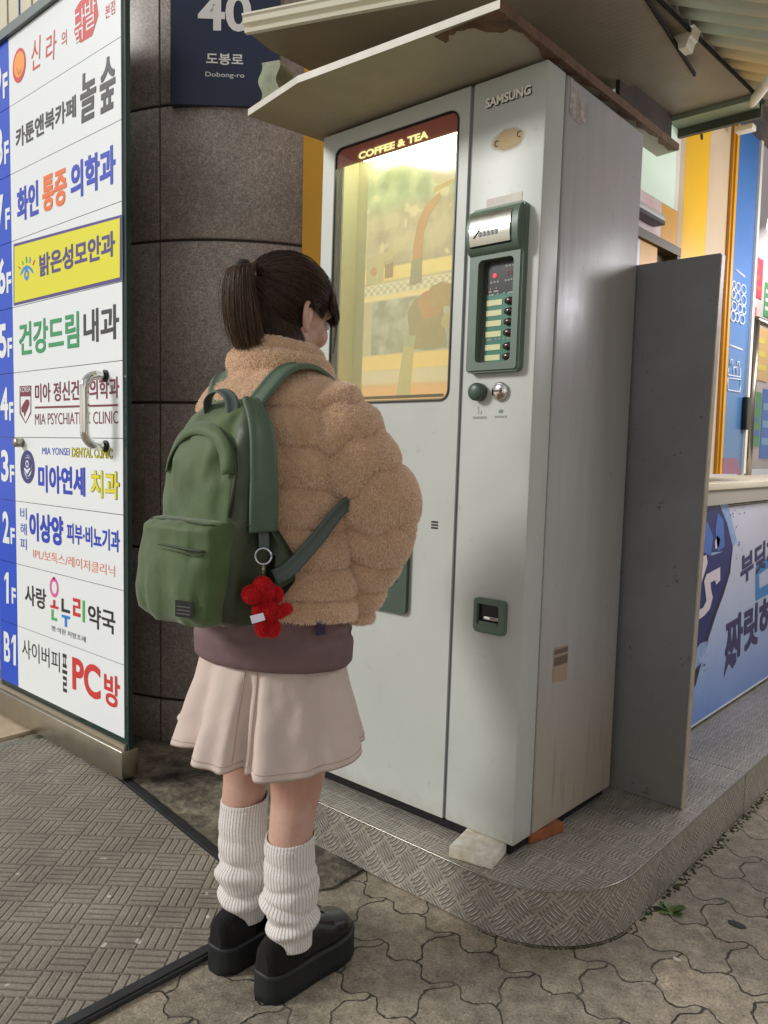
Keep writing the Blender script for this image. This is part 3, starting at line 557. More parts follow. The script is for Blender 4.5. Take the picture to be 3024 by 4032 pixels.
for nm, pts, colr in (('arm', [(-0.435, 1.415), (-0.405, 1.42), (-0.40, 1.50), (-0.385, 1.545), (-0.345, 1.585), (-0.35, 1.60), (-0.395, 1.575), (-0.42, 1.54), (-0.432, 1.48)], RGB(214, 132, 62)),
        ('cuff', [(-0.442, 1.37), (-0.40, 1.375), (-0.402, 1.44), (-0.437, 1.435)], RGB(136, 138, 112)), ('tray', [(-0.37, 1.60), (-0.27, 1.625), (-0.262, 1.64), (-0.37, 1.615)], RGB(222, 190, 100)),
        ('shirt', [(-0.43, 1.20), (-0.31, 1.20), (-0.325, 1.30), (-0.36, 1.335), (-0.42, 1.335), (-0.445, 1.30)], RGB(150, 134, 86)), ('face', blob(-0.365, 1.315, 0.042, 0.040, seed=2), RGB(206, 128, 68)),
        ('hair', blob(-0.335, 1.335, 0.045, 0.033, seed=5), RGB(186, 140, 74)), ('apron', [(-0.475, 1.07), (-0.425, 1.07), (-0.415, 1.22), (-0.45, 1.235)], RGB(214, 204, 132)), ('cap', [(-0.45, 1.21), (-0.415, 1.205), (-0.412, 1.235), (-0.447, 1.24)], RGB(168, 190, 150)),
        ('sign', [(-0.60, 1.385), (-0.535, 1.395), (-0.535, 1.445), (-0.50, 1.45), (-0.50, 1.475), (-0.60, 1.465)], RGB(214, 206, 150)), ('heart', blob(-0.572, 1.425, 0.013, 0.012, seed=3), RGB(214, 130, 84)), ('sign_brown', [(-0.53, 1.40), (-0.50, 1.402), (-0.50, 1.44), (-0.53, 1.438)], RGB(150, 110, 70)), ('cloud', blob(-0.30, 1.265, 0.028, 0.022, seed=9), RGB(210, 196, 120)), ('cream_top', blob(-0.335, 1.645, 0.04, 0.03, seed=4), RGB(226, 214, 170))):
    yy = by-0.0015-0.0012*len(fig.f)/40.0; f2 = flat(nm, pts, colr, yy); o = len(fig.v); fig.v += f2.v
    for f, s_, u in zip(f2.f, f2.sm, f2.uv): fig.f.append(tuple(a+o for a in f)); fig.mi.append(fig.slot(f2.mats[0])); fig.sm.append(False); fig.uv.append(u)
fig.build('picture_figures', vm)
TUBE = mat('tube_glow', RGB(245, 250, 190), 0.4, emit=(1.0, 1.0, 0.82, 1), estr=8.0)
g = MB(); g.tube([(bx0+0.05, 0.052, bz1-0.015), (bx1-0.02, 0.052, bz1-0.015)], 0.010, TUBE, 12); g.build('fluorescent_tube', vm)
# header band printed on the glass with glowing letters
HEAD = mat('header_maroon', RGB(112, 30, 22), 0.35, emit=RGB(130, 34, 18), estr=0.25, var=0.2, vscale=5); GLOW = mat('header_letters', RGB(250, 240, 170), 0.4, emit=RGB(252, 244, 170), estr=0.85)
g = MB(); hp = [p for p in rrect(WX0+0.004, WX1-0.004, WZ0+0.004, WZ1-0.004, 0.025) if p[1] > 1.70]; hp = sorted([p for p in hp], key=lambda p: (math.atan2(p[1]-1.72, p[0]+0.45)+0.6) % (2*math.pi)); hp = [(WX0+0.004, 1.7065), (WX1-0.004, 1.7065)]+hp
g.prism(hp, 0.0062, 0.0085, HEAD, 'xz'); hb = g.build('window_header', vm)
g = MB(); text(g, 'COFFEE & TEA', (-0.583, 0.0055, 1.7125), (0.243, 0, 0), (0, 0, 0.0195), GLOW, 0.05); g.build('lettering', hb)
m, k = newmat('display_glass'); m.node_tree.nodes.remove(k.p); n = m.node_tree.nodes; gl_ = n.new('ShaderNodeBsdfGlossy'); gl_.inputs['Roughness'].default_value = 0.05; tr = n.new('ShaderNodeBsdfTransparent'); tr.inputs[0].default_value = (0.95, 0.96, 0.92, 1)
fr = n.new('ShaderNodeFresnel'); fr.inputs['IOR'].default_value = 1.45; ms = n.new('ShaderNodeMixShader'); k.l.new(fr.outputs[0], ms.inputs[0]); k.l.new(tr.outputs[0], ms.inputs[1]); k.l.new(gl_.outputs[0], ms.inputs[2]); df = n.new('ShaderNodeBsdfTranslucent'); df.inputs[0].default_value = (0.88, 0.88, 0.74, 1); dd = n.new('ShaderNodeBsdfDiffuse'); dd.inputs[0].default_value = (0.78, 0.78, 0.68, 1); m2_ = n.new('ShaderNodeMixShader'); m2_.inputs[0].default_value = 0.5; k.l.new(df.outputs[0], m2_.inputs[1]); k.l.new(dd.outputs[0], m2_.inputs[2]); m3 = n.new('ShaderNodeMixShader'); ds = k.noise(k.coord('Object'), 7.0, 4.0, 0.6); dm = k.n.new('ShaderNodeMapRange'); k.l.new(ds, dm.inputs[0]); dm.inputs[3].default_value = 0.10; dm.inputs[4].default_value = 0.32; k.l.new(dm.outputs[0], m3.inputs[0]); k.l.new(ms.outputs[0], m3.inputs[1]); k.l.new(m2_.outputs[0], m3.inputs[2]); k.l.new(m3.outputs[0], n['Material Output'].inputs[0]); GLASS = m
gp = rrect(WX0+0.005, WX1-0.005, WZ0+0.005, WZ1-0.005, 0.024); g = MB(); g.add([(x_, 0.0012, z_) for x_, z_ in gp], [tuple(range(len(gp)))], GLASS); g.build('window_glass', vm)
g = MB(); g.box((-0.605, 0.0095, 1.064), (-0.265, 0.011, 1.072), mat('print_small', RGB(120, 104, 60), 0.5)); g.build('footer_print', vm)
# brand letters, badge stain, price label
LET = mat('silver_letters', RGB(240, 236, 226), 0.4, 0.0)
g = MB(); text(g, 'SAMSUNG', (-0.162, -0.0045, 1.7335), (0.123, 0, 0), (0, 0, 0.0215), LET, 0.035)
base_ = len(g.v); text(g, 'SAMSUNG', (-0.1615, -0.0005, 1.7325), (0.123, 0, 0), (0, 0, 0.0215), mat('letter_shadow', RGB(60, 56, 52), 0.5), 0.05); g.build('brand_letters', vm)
m, k = newmat('glue_stain'); ob = k.coord('Object'); c = k.sep(ob)
dx_ = k.math('DIVIDE', k.math('ADD', c[0], 0.097), 0.050); dz_ = k.math('DIVIDE', k.math('SUBTRACT', c[2], 1.648), 0.030)
rr = k.math('ADD', k.math('ADD', k.math('MULTIPLY', dx_, dx_), k.math('MULTIPLY', dz_, dz_)), k.math('MULTIPLY', k.math('SUBTRACT', k.noise(ob, 38.0, 4.0), 0.5), 0.9))
k.p.inputs['Base Color'].default_value = (0.50, 0.34, 0.14, 1); k.p.inputs['Roughness'].default_value = 0.5; k.l.new(k.math('MULTIPLY', k.step(rr, 0.95, 0.25), 0.85), k.p.inputs['Alpha'])
g = MB(); g.add([(-0.155, -0.0006, 1.61), (-0.035, -0.0006, 1.61), (-0.035, -0.0006, 1.69), (-0.155, -0.0006, 1.69)], [(0, 1, 2, 3)], m)
for x_ in (-0.128, -0.067):
    pts = [(x_+0.0055*math.cos(a), -0.0012, 1.648+0.006*(1 if x_ > -0.1 else -0.3)+0.0065*math.sin(a)) for a in np.linspace(0.6, 5.2, 9)]; g.tube(pts, 0.0009, SEAM, 6)
g.build('glue_stain', vm)
LAB = mat('paper_label', RGB(214, 208, 198), 0.6, var=0.08, vscale=40)
g = MB(); g.box((-0.150, -0.0012, 1.5005), (-0.052, -0.0002, 1.5225), LAB); g.build('paper_label', vm)
# selection panel: green bezel with bulging banknote slot, recess, display, buttons
PX0, PX1, PZ0, PZ1 = -0.178, -0.030, 1.114, 1.496
g = MB(); rec = rrect(-0.150, -0.052, 1.137, 1.375, 0.012)
no = len(rec); framed(g, rrect(PX0, PX1, PZ0, PZ1, 0.012), rrect(-0.150, -0.052, 1.137, 1.375, 0.012), -0.024, -0.0005, GREEN)
pan = g.build('selection_panel', vm)
import bmesh
bm = bmesh.new(); bm.from_mesh(pan.data); bmesh.ops.bevel(bm, geom=[e for e in bm.edges if all(abs(v.co.y+0.024) < 1e-5 for v in e.verts) and len(e.link_faces) == 2 and e.calc_face_angle(0) > 0.5], offset=0.005, segments=3, affect='EDGES'); bm.to_mesh(pan.data); bm.free()
# banknote housing bulge
prof = [(-0.0245, 1.489), (-0.033, 1.484), (-0.041, 1.465), (-0.044, 1.44), (-0.042, 1.41), (-0.034, 1.392), (-0.0245, 1.386)]
g = MB(); rows = [[(x_, y_, z_) for y_, z_ in prof] for x_ in (-0.174, -0.034)]; g.loft(rows, GREEN, False, False, closed=False); 
for x_, o_ in ((-0.174, 0), (-0.034, 1)): g.add([(x_, y_, z_) for y_, z_ in prof], [tuple(range(len(prof)))[:: (1 if o_ else -1)]], GREEN)
hs = g.build('banknote_housing', pan)
prof = [(-0.036, 1.478), (-0.0435, 1.465), (-0.0475, 1.44), (-0.0465, 1.418), (-0.043, 1.404)]
g = MB(); rows = [[(x_, y_, z_) for y_, z_ in prof] for x_ in (-0.163, -0.052)]; g.loft(rows, mat('slot_steel', RGB(205, 205, 196), 0.22, 0.9, rvar=0.08, vscale=20), False, False, closed=False)
g.add([(x_, y_, z_) for x_ in (-0.163, -0.052) for y_, z_ in ((-0.043, 1.404), (-0.034, 1.398))], [(0, 1, 3, 2)], BLK); g.build('banknote_plate', pan)
g = MB(); g.tube([(-0.150, -0.0482, 1.421), (-0.133, -0.0488, 1.440), (-0.092, -0.0488, 1.443)], 0.0011, mat('engraving', RGB(110, 110, 110), 0.4), 6)
for i in range(5): g.box((-0.136+0.011*i, -0.0488, 1.423), (-0.129+0.011*i, -0.0478, 1.434), MATS['engraving'])
g.build('slot_marks', pan)
g = MB(); g.box((-0.152, 0.0, 1.135), (-0.050, 0.002, 1.377), BLK); 
g.box((-0.137, -0.0022, 1.298), (-0.0535, 0.0, 1.368), mat('display_dark', RGB(34, 38, 38), 0.25)); g.build('recess_plate', pan)
TEAL = mat('button_green', RGB(36, 118, 96), 0.35)
g = MB(); g.box((-0.138, -0.0026, 1.138), (-0.0535, 0.0, 1.2975), TEAL); g.build('button_plate', pan)
DIM = mat('display_print', RGB(150, 150, 146), 0.5); g = MB()
for x_, z_, w_ in ((-0.128, 1.3235, 0.006), (-0.119, 1.3235, 0.006), (-0.110, 1.3235, 0.006), (-0.088, 1.324, 0.006), (-0.080, 1.324, 0.006), (-0.072, 1.3245, 0.005), (-0.088, 1.357, 0.007), (-0.079, 1.357, 0.007), (-0.070, 1.357, 0.007), (-0.131, 1.302, 0.008), (-0.118, 1.302, 0.014), (-0.128, 1.309, 0.003), (-0.112, 1.309, 0.003), (-0.0605, 1.312, 0.004), (-0.130, 1.2945, 0.014), (-0.108, 1.2955, 0.004), (-0.090, 1.2955, 0.004), (-0.078, 1.295, 0.016), (-0.132, 1.190, 0.014), (-0.108, 1.190, 0.004), (-0.098, 1.190, 0.004), (-0.086, 1.191, 0.004), (-0.076, 1.191, 0.018)):
    g.box((x_, -0.0034, z_), (x_+w_, -0.0023, z_+0.0042), DIM)
g.build('panel_print', pan)
g = MB(); g.disc((-0.116, -0.0022, 1.3405), (0, -1, 0), 0.0042, 0.003, mat('red_led', RGB(255, 40, 50), 0.3, emit=(1, 0.02, 0.03, 1), estr=4.0)); g.build('red_lamp', pan)
g = MB(); text(g, '8', (-0.083, -0.0030, 1.336), (0.006, 0, 0), (0, 0, 0.012), mat('dim_red', RGB(110, 26, 24), 0.5), 0.0); text(g, '8', (-0.073, -0.0030, 1.336), (0.006, 0, 0), (0, 0, 0.012), MATS['dim_red'], 0.0); g.build('digits', pan)
BTN = mat('maroon_button', RGB(58, 30, 34), 0.22, coat=0.4); KEYL = mat('key_label', RGB(214, 214, 164), 0.4)
for z_ in (1.278, 1.254, 1.230, 1.205, 1.174, 1.150):
    g = MB(); g.ell((-0.0705, -0.006, z_), (0.0145, 0.008, 0.0088), BTN, 20, 10); g.build('drink_button', pan)
    g = MB(); g.box((-0.136, -0.0036, z_-0.0066), (-0.093, -0.0023, z_+0.0064), KEYL); g.build('drink_label', pan)
# coin button, coin slot, little icons
g = MB(); g.disc((-0.147, -0.0002, 1.070), (0, -1, 0), 0.0215, 0.022, GREEND, 32, 0.0215); g.ell((-0.147, -0.020, 1.070), (0.0200, 0.008, 0.0200), GREEND, 28, 10); g.build('return_button', vm)
g = MB(); g.disc((-0.0875, -0.0002, 1.070), (0, -1, 0), 0.0215, 0.010, chrome, 32, 0.0205); g.ell((-0.0875, -0.0090, 1.070), (0.0170, 0.0042, 0.0170), mat('coin_steel', RGB(210, 205, 205), 0.16, 1.0), 28, 10); g.box((-0.0985, -0.0145, 1.0685), (-0.0765, -0.0115, 1.0718), BLK); g.build('coin_slot', vm)
FADE = mat('faded_print', RGB(150, 154, 146), 0.5); FADEG = mat('faded_green_print', RGB(116, 136, 120), 0.5); g = MB()
for i in range(6): g.box((-0.1645+0.0068*i, -0.0008, 1.007), (-0.1595+0.0068*i, -0.0001, 1.0125), FADE)
for i in range(5): g.box((-0.1015+0.0070*i, -0.0008, 1.0085), (-0.0968+0.0070*i, -0.0001, 1.0135), FADE)
g.build('faded_caption', vm); g = MB(); g.prism(blob(-0.085, 1.0235, 0.0065, 0.0045, seed=1), -0.0008, -0.0001, FADEG, 'xz'); g.build('faded_cup_icon', vm); g = MB(); g.tube([(-0.148, -0.0006, 1.036), (-0.151, -0.0006, 1.030), (-0.146, -0.0006, 1.027), (-0.152, -0.0006, 1.021), (-0.141, -0.0006, 1.019), (-0.1405, -0.0006, 1.026)], 0.0005, FADE, 5)
g.build('faded_hand_icon', vm)
g = MB()
for i in range(3): g.box((-0.280, -0.0008, 0.7315+0.0075*i), (-0.2585, -0.0001, 0.7360+0.0075*i), SEAM)
g.build('vent_slots', vm)
# cup hatch and change return
g = MB(); hi = rrect(-0.545, -0.374, 0.578, 0.745, 0.012); ho = rrect(-0.575, -0.346, 0.500, 0.775, 0.016); framed(g, ho, hi, -0.012, -0.0003, GREEND); hatch = g.build('cup_hatch', vm)
g = MB(); g.box((-0.547, -0.004, 0.576), (-0.372, -0.0004, 0.747), mat('hatch_smoke', RGB(40, 48, 48), 0.15)); g.box((-0.50, -0.0065, 0.585), (-0.42, -0.0042, 0.70), mat('hatch_dark', RGB(22, 26, 26), 0.2)); g.build('hatch_window', hatch)
g = MB(); hi = rrect(-0.121, -0.059, 0.515, 0.565, 0.006); ho = [(x_, z_-0.006*max(0, 1-((x_+0.087)/0.045)**2) if z_ < 0.51 else z_) for x_, z_ in rrect(-0.133, -0.042, 0.4975, 0.578, 0.010)]; framed(g, ho, hi, -0.014, -0.0003, GREEN); cr_ = g.build('change_return', vm)
bm = bmesh.new(); bm.from_mesh(cr_.data); bmesh.ops.bevel(bm, geom=[e for e in bm.edges if all(abs(v.co.y+0.014) < 1e-5 for v in e.verts) and len(e.link_faces) == 2 and e.calc_face_angle(0) > 0.5], offset=0.004, segments=3, affect='EDGES'); bm.to_mesh(cr_.data); bm.free()
g = MB(); g.box((-0.124, -0.0035, 0.512), (-0.056, -0.0004, 0.568), BLK); g.box((-0.103, -0.011, 0.5275), (-0.062, -0.0036, 0.5365), chrome, 0.002); g.box((-0.116, -0.013, 0.508), (-0.062, -0.006, 0.5235), GREEN, 0.002); g.build('change_cup', cr_)
# stickers on the side wall of the machine
def sticker(name, pts, mm):
    g = MB(); g.add([(0.0008, y_, z_) for y_, z_ in pts], [tuple(range(len(pts)))], mm); 
    return g
m, k = newmat('torn_sticker'); ob = k.coord('Object'); k.l.new(k.ramp(k.noise(ob, 45.0, 4.0, 0.7), [(0.4, (0.52, 0.46, 0.43)), (0.55, (0.30, 0.25, 0.24))]), k.p.inputs['Base Color']); k.p.inputs['Roughness'].default_value = 0.6
g = sticker('torn', [(0.102, 1.716), (0.150, 1.708), (0.186, 1.722), (0.190, 1.768), (0.160, 1.762), (0.140, 1.790), (0.102, 1.800)][:7], m); g.build('torn_sticker', vm)
g = sticker('notice', [(0.150, 0.366), (0.222, 0.360), (0.222, 0.450), (0.150, 0.452)], mat('notice_paper', RGB(168, 148, 130), 0.6)); ns = g.build('notice_sticker', vm)
g = MB()
for z_, h_ in ((0.434, 0.012), (0.405, 0.022)): g.add([(0.0014, 0.153, z_), (0.0014, 0.219, z_), (0.0014, 0.219, z_+h_), (0.0014, 0.153, z_+h_)], [(0, 1, 2, 3)], mat('notice_ink', RGB(110, 96, 88), 0.6))
g.build('notice_print', ns)
g = MB()
for x_ in (-0.66, -0.10):
    for y_ in (0.06, 0.42): g = MB(); g.disc((x_, y_, -0.001), (0, 0, -1), 0.02, 0.026 if y_ < 0.2 else 0.018, BLK); g.build('machine_foot', vm)
g = MB(); g.box((-VW+0.012, 0.010, -0.026), (-0.012, VD-0.02, -0.001), mat('gap_shadow_black', RGB(12, 12, 12), 0.9)); g.build('gap_shadow_box', vm)  # black box added so the gap under the machine reads as shadow
# blocks wedged under the machine
WPW = mat('flaking_white_paint', RGB(236, 234, 226), 0.6, col2=RGB(196, 182, 156), vscale=30, bump=0.5, bscale=120)
bl = MB(); bl.box((-0.055, -0.075, 0), (0.055, 0.12, 0.0285), WPW, 0.003)
o = solid('wooden_wedge', 'flaking white painted board wedged under the front corner of the vending machine', 'board', bl); P = onz(1895, 3365, ZP); o.location = (P.x-0.010, P.y+0.02, ZP+0.0005); o.rotation_euler = (0, 0, rad(12))
bl = MB(); bl.box((-0.03, -0.06, 0), (0.03, 0.06, 0.0255), mat('red_brick', RGB(148, 84, 48), 0.8, var=0.35, vscale=25, bump=0.6, bscale=90), 0.003)
o = solid('brick_wedge', 'broken red brick wedged under the right side of the vending machine', 'brick', bl); P = onz(2112, 3305, ZP); o.location = (P.x-0.012, P.y+0.03, ZP+0.0005); o.rotation_euler = (0, 0, rad(-14))
# ------------------------------------------------------------------ checker plate platform
m, k = newmat('checker_plate'); uv = k.n.new('ShaderNodeTexCoord').outputs['UV']; ob = k.coord('Object'); c = k.sep(uv)
CP = 0.054; s2 = 0.70711
U = k.math('DIVIDE', k.math('MULTIPLY', k.math('ADD', c[0], c[1]), s2), CP); V = k.math('DIVIDE', k.math('MULTIPLY', k.math('SUBTRACT', c[1], c[0]), s2), CP)
chk = k.math('FLOORED_MODULO', k.math('ADD', k.math('FLOOR', U), k.math('FLOOR', V)), 2.0); fu, fv = k.math('FRACT', U), k.math('FRACT', V)
al = mixf(chk, fu, fv); ac = mixf(chk, fv, fu)
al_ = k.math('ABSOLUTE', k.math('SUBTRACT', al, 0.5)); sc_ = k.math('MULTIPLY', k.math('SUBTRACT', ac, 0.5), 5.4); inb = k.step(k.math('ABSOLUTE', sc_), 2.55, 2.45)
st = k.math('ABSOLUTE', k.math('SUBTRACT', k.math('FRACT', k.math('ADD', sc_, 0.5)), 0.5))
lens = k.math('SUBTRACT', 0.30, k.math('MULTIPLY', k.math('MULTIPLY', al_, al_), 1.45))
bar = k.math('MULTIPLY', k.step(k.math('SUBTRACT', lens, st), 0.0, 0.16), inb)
n1 = k.noise(ob, 5.0, 5.0, 0.65); n2 = k.noise(ob, 70.0, 4.0, 0.7)
cc = k.ramp(n1, [(0.32, (0.36, 0.335, 0.285)), (0.66, (0.55, 0.515, 0.445))])
cc = k.mix(1.0, cc, k.ramp(n2, [(0.3, (0.75, 0.74, 0.72)), (0.7, (1.2, 1.2, 1.2))]), 'MULTIPLY')
rim = k.math('SUBTRACT', k.math('MULTIPLY', k.step(k.math('SUBTRACT', lens, st), -0.30, 0.0), inb), bar); cc = k.mix(k.math('MULTIPLY', rim, 0.62), cc, (0.11, 0.095, 0.075, 1)); cc = k.mix(k.math('MULTIPLY', bar, 0.6), cc, (0.74, 0.72, 0.68, 1))  # relief shading painted in: dark outlines and paler bar tops
k.l.new(cc, k.p.inputs['Base Color']); k.p.inputs['Metallic'].default_value = 0.35; mr = k.n.new('ShaderNodeMapRange'); k.l.new(n2, mr.inputs[0]); mr.inputs[3].default_value = 0.30; mr.inputs[4].default_value = 0.58; k.l.new(mr.outputs[0], k.p.inputs['Roughness'])
k.l.new(k.bump(k.math('ADD', bar, k.math('MULTIPLY', n2, 0.06)), 1.0, 0.0075), k.p.inputs['Normal'])
CHECK = m
PFY, PRX, PR = 1.447, -0.722, 0.25
arc = [(PRX-PR+PR*math.sin(rad(90)*i/16), PFY+PR-PR*math.cos(rad(90)*i/16)) for i in range(17)]
arcl = [(-1.665+0.0-0.06*math.sin(rad(90)*i/8)+0.06-0.06*0, PFY+0.06-0.06*math.cos(rad(90)*i/8)) for i in range(8, -1, -1)]
arcl = [(-1.605-0.06*math.sin(rad(90*(8-i)/8)), PFY+0.06-0.06*math.cos(rad(90*(8-i)/8))) for i in range(9)]
edge = [(-1.665, 2.1)]+arcl+arc+[(PRX, 2.487)]
plat = empty('checker_plate_platform', 'low rounded aluminium checker plate platform carrying the vending machine', 'platform', (0, 0, ZG))
PH_ = ZP-ZG
def skirt(path, name, mm):
    g = MB(); s_ = 0.0; ss = [0.0]
    for i in range(1, len(path)): s_ += math.dist(path[i], path[i-1]); ss.append(s_)
    out = [(p[0], p[1]) for p in path]; rows, uvs = [], []
    for z in (0.004, PH_-0.006, PH_-0.0015): rows.append([(p[0], p[1], z) for p in out]); uvs += [(a, z) for a in ss]
    g.loft(rows, mm, False, False, closed=False, uvs=uvs); return g.build(name, plat)
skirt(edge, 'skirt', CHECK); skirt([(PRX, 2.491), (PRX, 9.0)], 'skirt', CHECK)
def top(poly, name):
    g = MB(); n = len(poly); g.add([(p[0], p[1], z) for z in (PH_, PH_-0.003) for p in poly], [tuple(range(n))]+[(n+i, n+(i+1) % n, (i+1) % n, i) for i in range(n)], CHECK, False, [(p[0]*s2+p[1]*s2, p[1]*s2-p[0]*s2) for z in (0, 1) for p in poly]); return g.build(name, plat)
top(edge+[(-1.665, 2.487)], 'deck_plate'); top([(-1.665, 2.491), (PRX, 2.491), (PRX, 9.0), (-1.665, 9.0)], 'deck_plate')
g = MB(); 
ALU = mat('worn_edge', RGB(150, 146, 138), 0.3, 0.9)
g.tube([(p[0], p[1], PH_-0.0015) for p in edge[1:]]+[(PRX, 9.0, PH_-0.0015)], 0.0022, ALU, 8); g.build('edge_trim', plat)
g = MB(); RIV = mat('rivet', RGB(120, 116, 108), 0.35, 0.8)
for x_, z_ in ((-1.36, 0.125), (-1.28, 0.05), (-1.05, 0.118)): g.ell((x_, PFY-0.0004, z_), (0.004, 0.0025, 0.004), RIV, 10, 6)
# dirt line and moss where platform meets the paving
MOSS = mat('moss', RGB(58, 66, 28), 0.95, var=0.5, vscale=60, bump=1.0, bscale=150)
g = MB(); r_ = random.Random(3)
for i in range(620):
    t = r_.random(); 
    if t < 0.7: x_, y_ = PRX+0.004+abs(r_.gauss(0, 0.008)), r_.uniform(1.74, 4.2)
    else: a = rad(r_.uniform(0, 90)); x_, y_ = PRX-PR+(PR+0.004)*math.sin(a), PFY+PR-(PR+0.004)*math.cos(a)
    rr = r_.uniform(0.0012, 0.0048)*(1 if t < 0.7 else 0.5); g.ell((x_, y_, ZG), (rr*1.3, rr*1.3, rr*0.7), MOSS, 7, 5)
tag(g.build('moss'), kind='stuff')
LEAF = mat('weed_leaf', RGB(96, 120, 62), 0.5, var=0.3, vscale=30)
P = onz(2645, 3590, ZG); weed = empty('weed', 'small leafy weed growing at the foot of the platform corner', 'weed', (P.x, P.y, ZG)); r_ = random.Random(11)
for i in range(11):
    a = r_.uniform(0, 6.28); ln = r_.uniform(0.022, 0.05); el = r_.uniform(0.25, 0.9); w_ = ln*0.26; d = Vector((math.cos(a)*math.cos(el), math.sin(a)*math.cos(el), math.sin(el))); sd_ = Vector((-math.sin(a), math.cos(a), 0))
    g = MB(); rows = []
    for t in np.linspace(0, 1, 7):
        c_ = d*ln*t-Vector((0, 0, 0.35*ln*t*t))*1.0; ww = w_*math.sin(math.pi*min(1, 0.06+t*0.94))**0.8; rows.append([tuple(c_-sd_*ww), tuple(c_+Vector((0, 0, -0.12*ww))), tuple(c_+sd_*ww)])
    g.loft(rows, LEAF, False, False, closed=False); g.build('leaf', weed)
# specks of litter on the ground
LIT = mat('litter_paper', RGB(214, 210, 200), 0.7)
for (px, py, sx_, lab) in ((2665, 3778, 0.009, 'scrap of white paper on the pavers near the platform corner'), (430, 3531, 0.007, 'thin white paper scrap lying on the middle of the doormat'), (2900, 3640, 0.02, 'dark chewing gum blot flattened on the pavers at the far right')):
    P = onz(px, py, ZG+0.012 if px < 1000 else ZG+0.001); g = MB(); mm = LIT if 'gum' not in lab else mat('gum', RGB(52, 52, 54), 0.7)
    g.prism([(p[0], p[1]) for p in blob(0, 0, sx_, sx_*0.6, 9, int(px))], 0.0, 0.0012, mm); o = solid('litter_scrap', lab, 'litter', g); o.location = P

# ------------------------------------------------------------------ grey board standing behind the machine
m, k = newmat('grey_board'); ob = k.coord('Object'); c = k.sep(ob)
cc = k.ramp(k.noise(ob, 4.0, 5.0, 0.6), [(0.3, (0.165, 0.172, 0.188)), (0.7, (0.225, 0.232, 0.250))])
cc = k.mix(k.math('MULTIPLY', k.step(c[2], 0.6, 0.0), 0.4), cc, (0.16, 0.135, 0.085, 1))
cc = k.mix(k.math('MULTIPLY', k.step(k.noise(ob, 20.0, 5.0, 0.8), 0.62, 0.67), 0.75), cc, (0.02, 0.02, 0.022, 1))
k.l.new(cc, k.p.inputs['Base Color']); k.p.inputs['Roughness'].default_value = 0.45
g = MB(); bz = lambda z: z-ZP
g.box((-1.15, 2.10, 0.002), (-0.776, 2.12, bz(0.520)), m); 
g.box((-0.7755, 2.098, 0.002), (-0.772, 2.122, bz(0.516)), mat('board_edge', RGB(176, 166, 150), 0.5, var=0.2, vscale=18))
board = MB(); board.v, board.f, board.mi, board.uv, board.mats, board.sm = g.v, g.f, g.mi, g.uv, g.mats, g.sm
o = solid('grey_board', 'tall scuffed grey board standing upright behind the vending machine', 'board', board); o.location = (0, 0, ZP)
for v in o.data.vertices: v.co.x += 0.006+(v.co.z/1.45)*0.030

# ------------------------------------------------------------------ canopy: two boards stacked over the machine
m, k = newmat('painted_ply'); ob = k.coord('Object'); n1 = k.noise(ob, 6.0, 5.0, 0.6); n2 = k.noise(ob, 45.0, 4.0, 0.75)
cc = k.ramp(n1, [(0.3, (0.33, 0.295, 0.225)), (0.7, (0.40, 0.36, 0.28))]); cc = k.mix(k.math('MULTIPLY', k.step(n2, 0.68, 0.72), 0.6), cc, (0.16, 0.11, 0.06, 1)); k.l.new(cc, k.p.inputs['Base Color']); k.p.inputs['Roughness'].default_value = 0.6
PLY = m
PEDGE = mat('board_white_edge', RGB(214, 208, 196), 0.5, var=0.12, vscale=14); PBROWN = mat('raw_brown_edge', RGB(104, 76, 54), 0.8, var=0.4, vscale=25, bump=0.8, bscale=80)
poly = [(-1.742, 1.376), (-1.496, 1.332), (-0.940, 1.371), (-0.950, 2.316), (-1.047, 2.33), (-1.70, 2.33), (-1.712, 1.62)]
zb0, zb1 = 0.884, 0.901
g = MB(); n = len(poly); g.add([(p[0], p[1], zb0) for p in poly], [tuple(reversed(range(n)))], PLY); g.add([(p[0], p[1], zb1) for p in poly], [tuple(range(n))], PLY)
for i in range(n):
    a, b_ = poly[i], poly[(i+1) % n]; g.add([(a[0], a[1], zb0), (b_[0], b_[1], zb0), (b_[0], b_[1], zb1), (a[0], a[1], zb1)], [(0, 1, 2, 3)], PBROWN if i in (2, 3, 4) else PEDGE)
lower = solid('canopy_shelf', 'lower cream plywood board lying on top of the vending machine', 'board', g)
r_ = random.Random(5); pts = [(-0.942, 1.374)]+[(-0.942-0.16*t, 1.374+0.012+0.025*math.sin(t*7)+0.018*r_.random()+0.03*(1-t)) for t in np.linspace(0.05, 1, 14)]+[(-1.105, 1.372)]
g = MB(); g.prism([(a, b_) for a, b_ in pts], zb0-0.0025, zb0-0.0004, PBROWN); g.build('peeling_veneer', lower)
pts = [(-0.9415, 1.39)]+[(-0.952-0.022*r_.random(), 1.39+0.92*t) for t in np.linspace(0.02, 0.98, 26)]+[(-0.951, 2.31)]
g = MB(); g.prism(pts, zb0-0.003, zb0-0.0004, PBROWN); g.build('ragged_edge', lower)
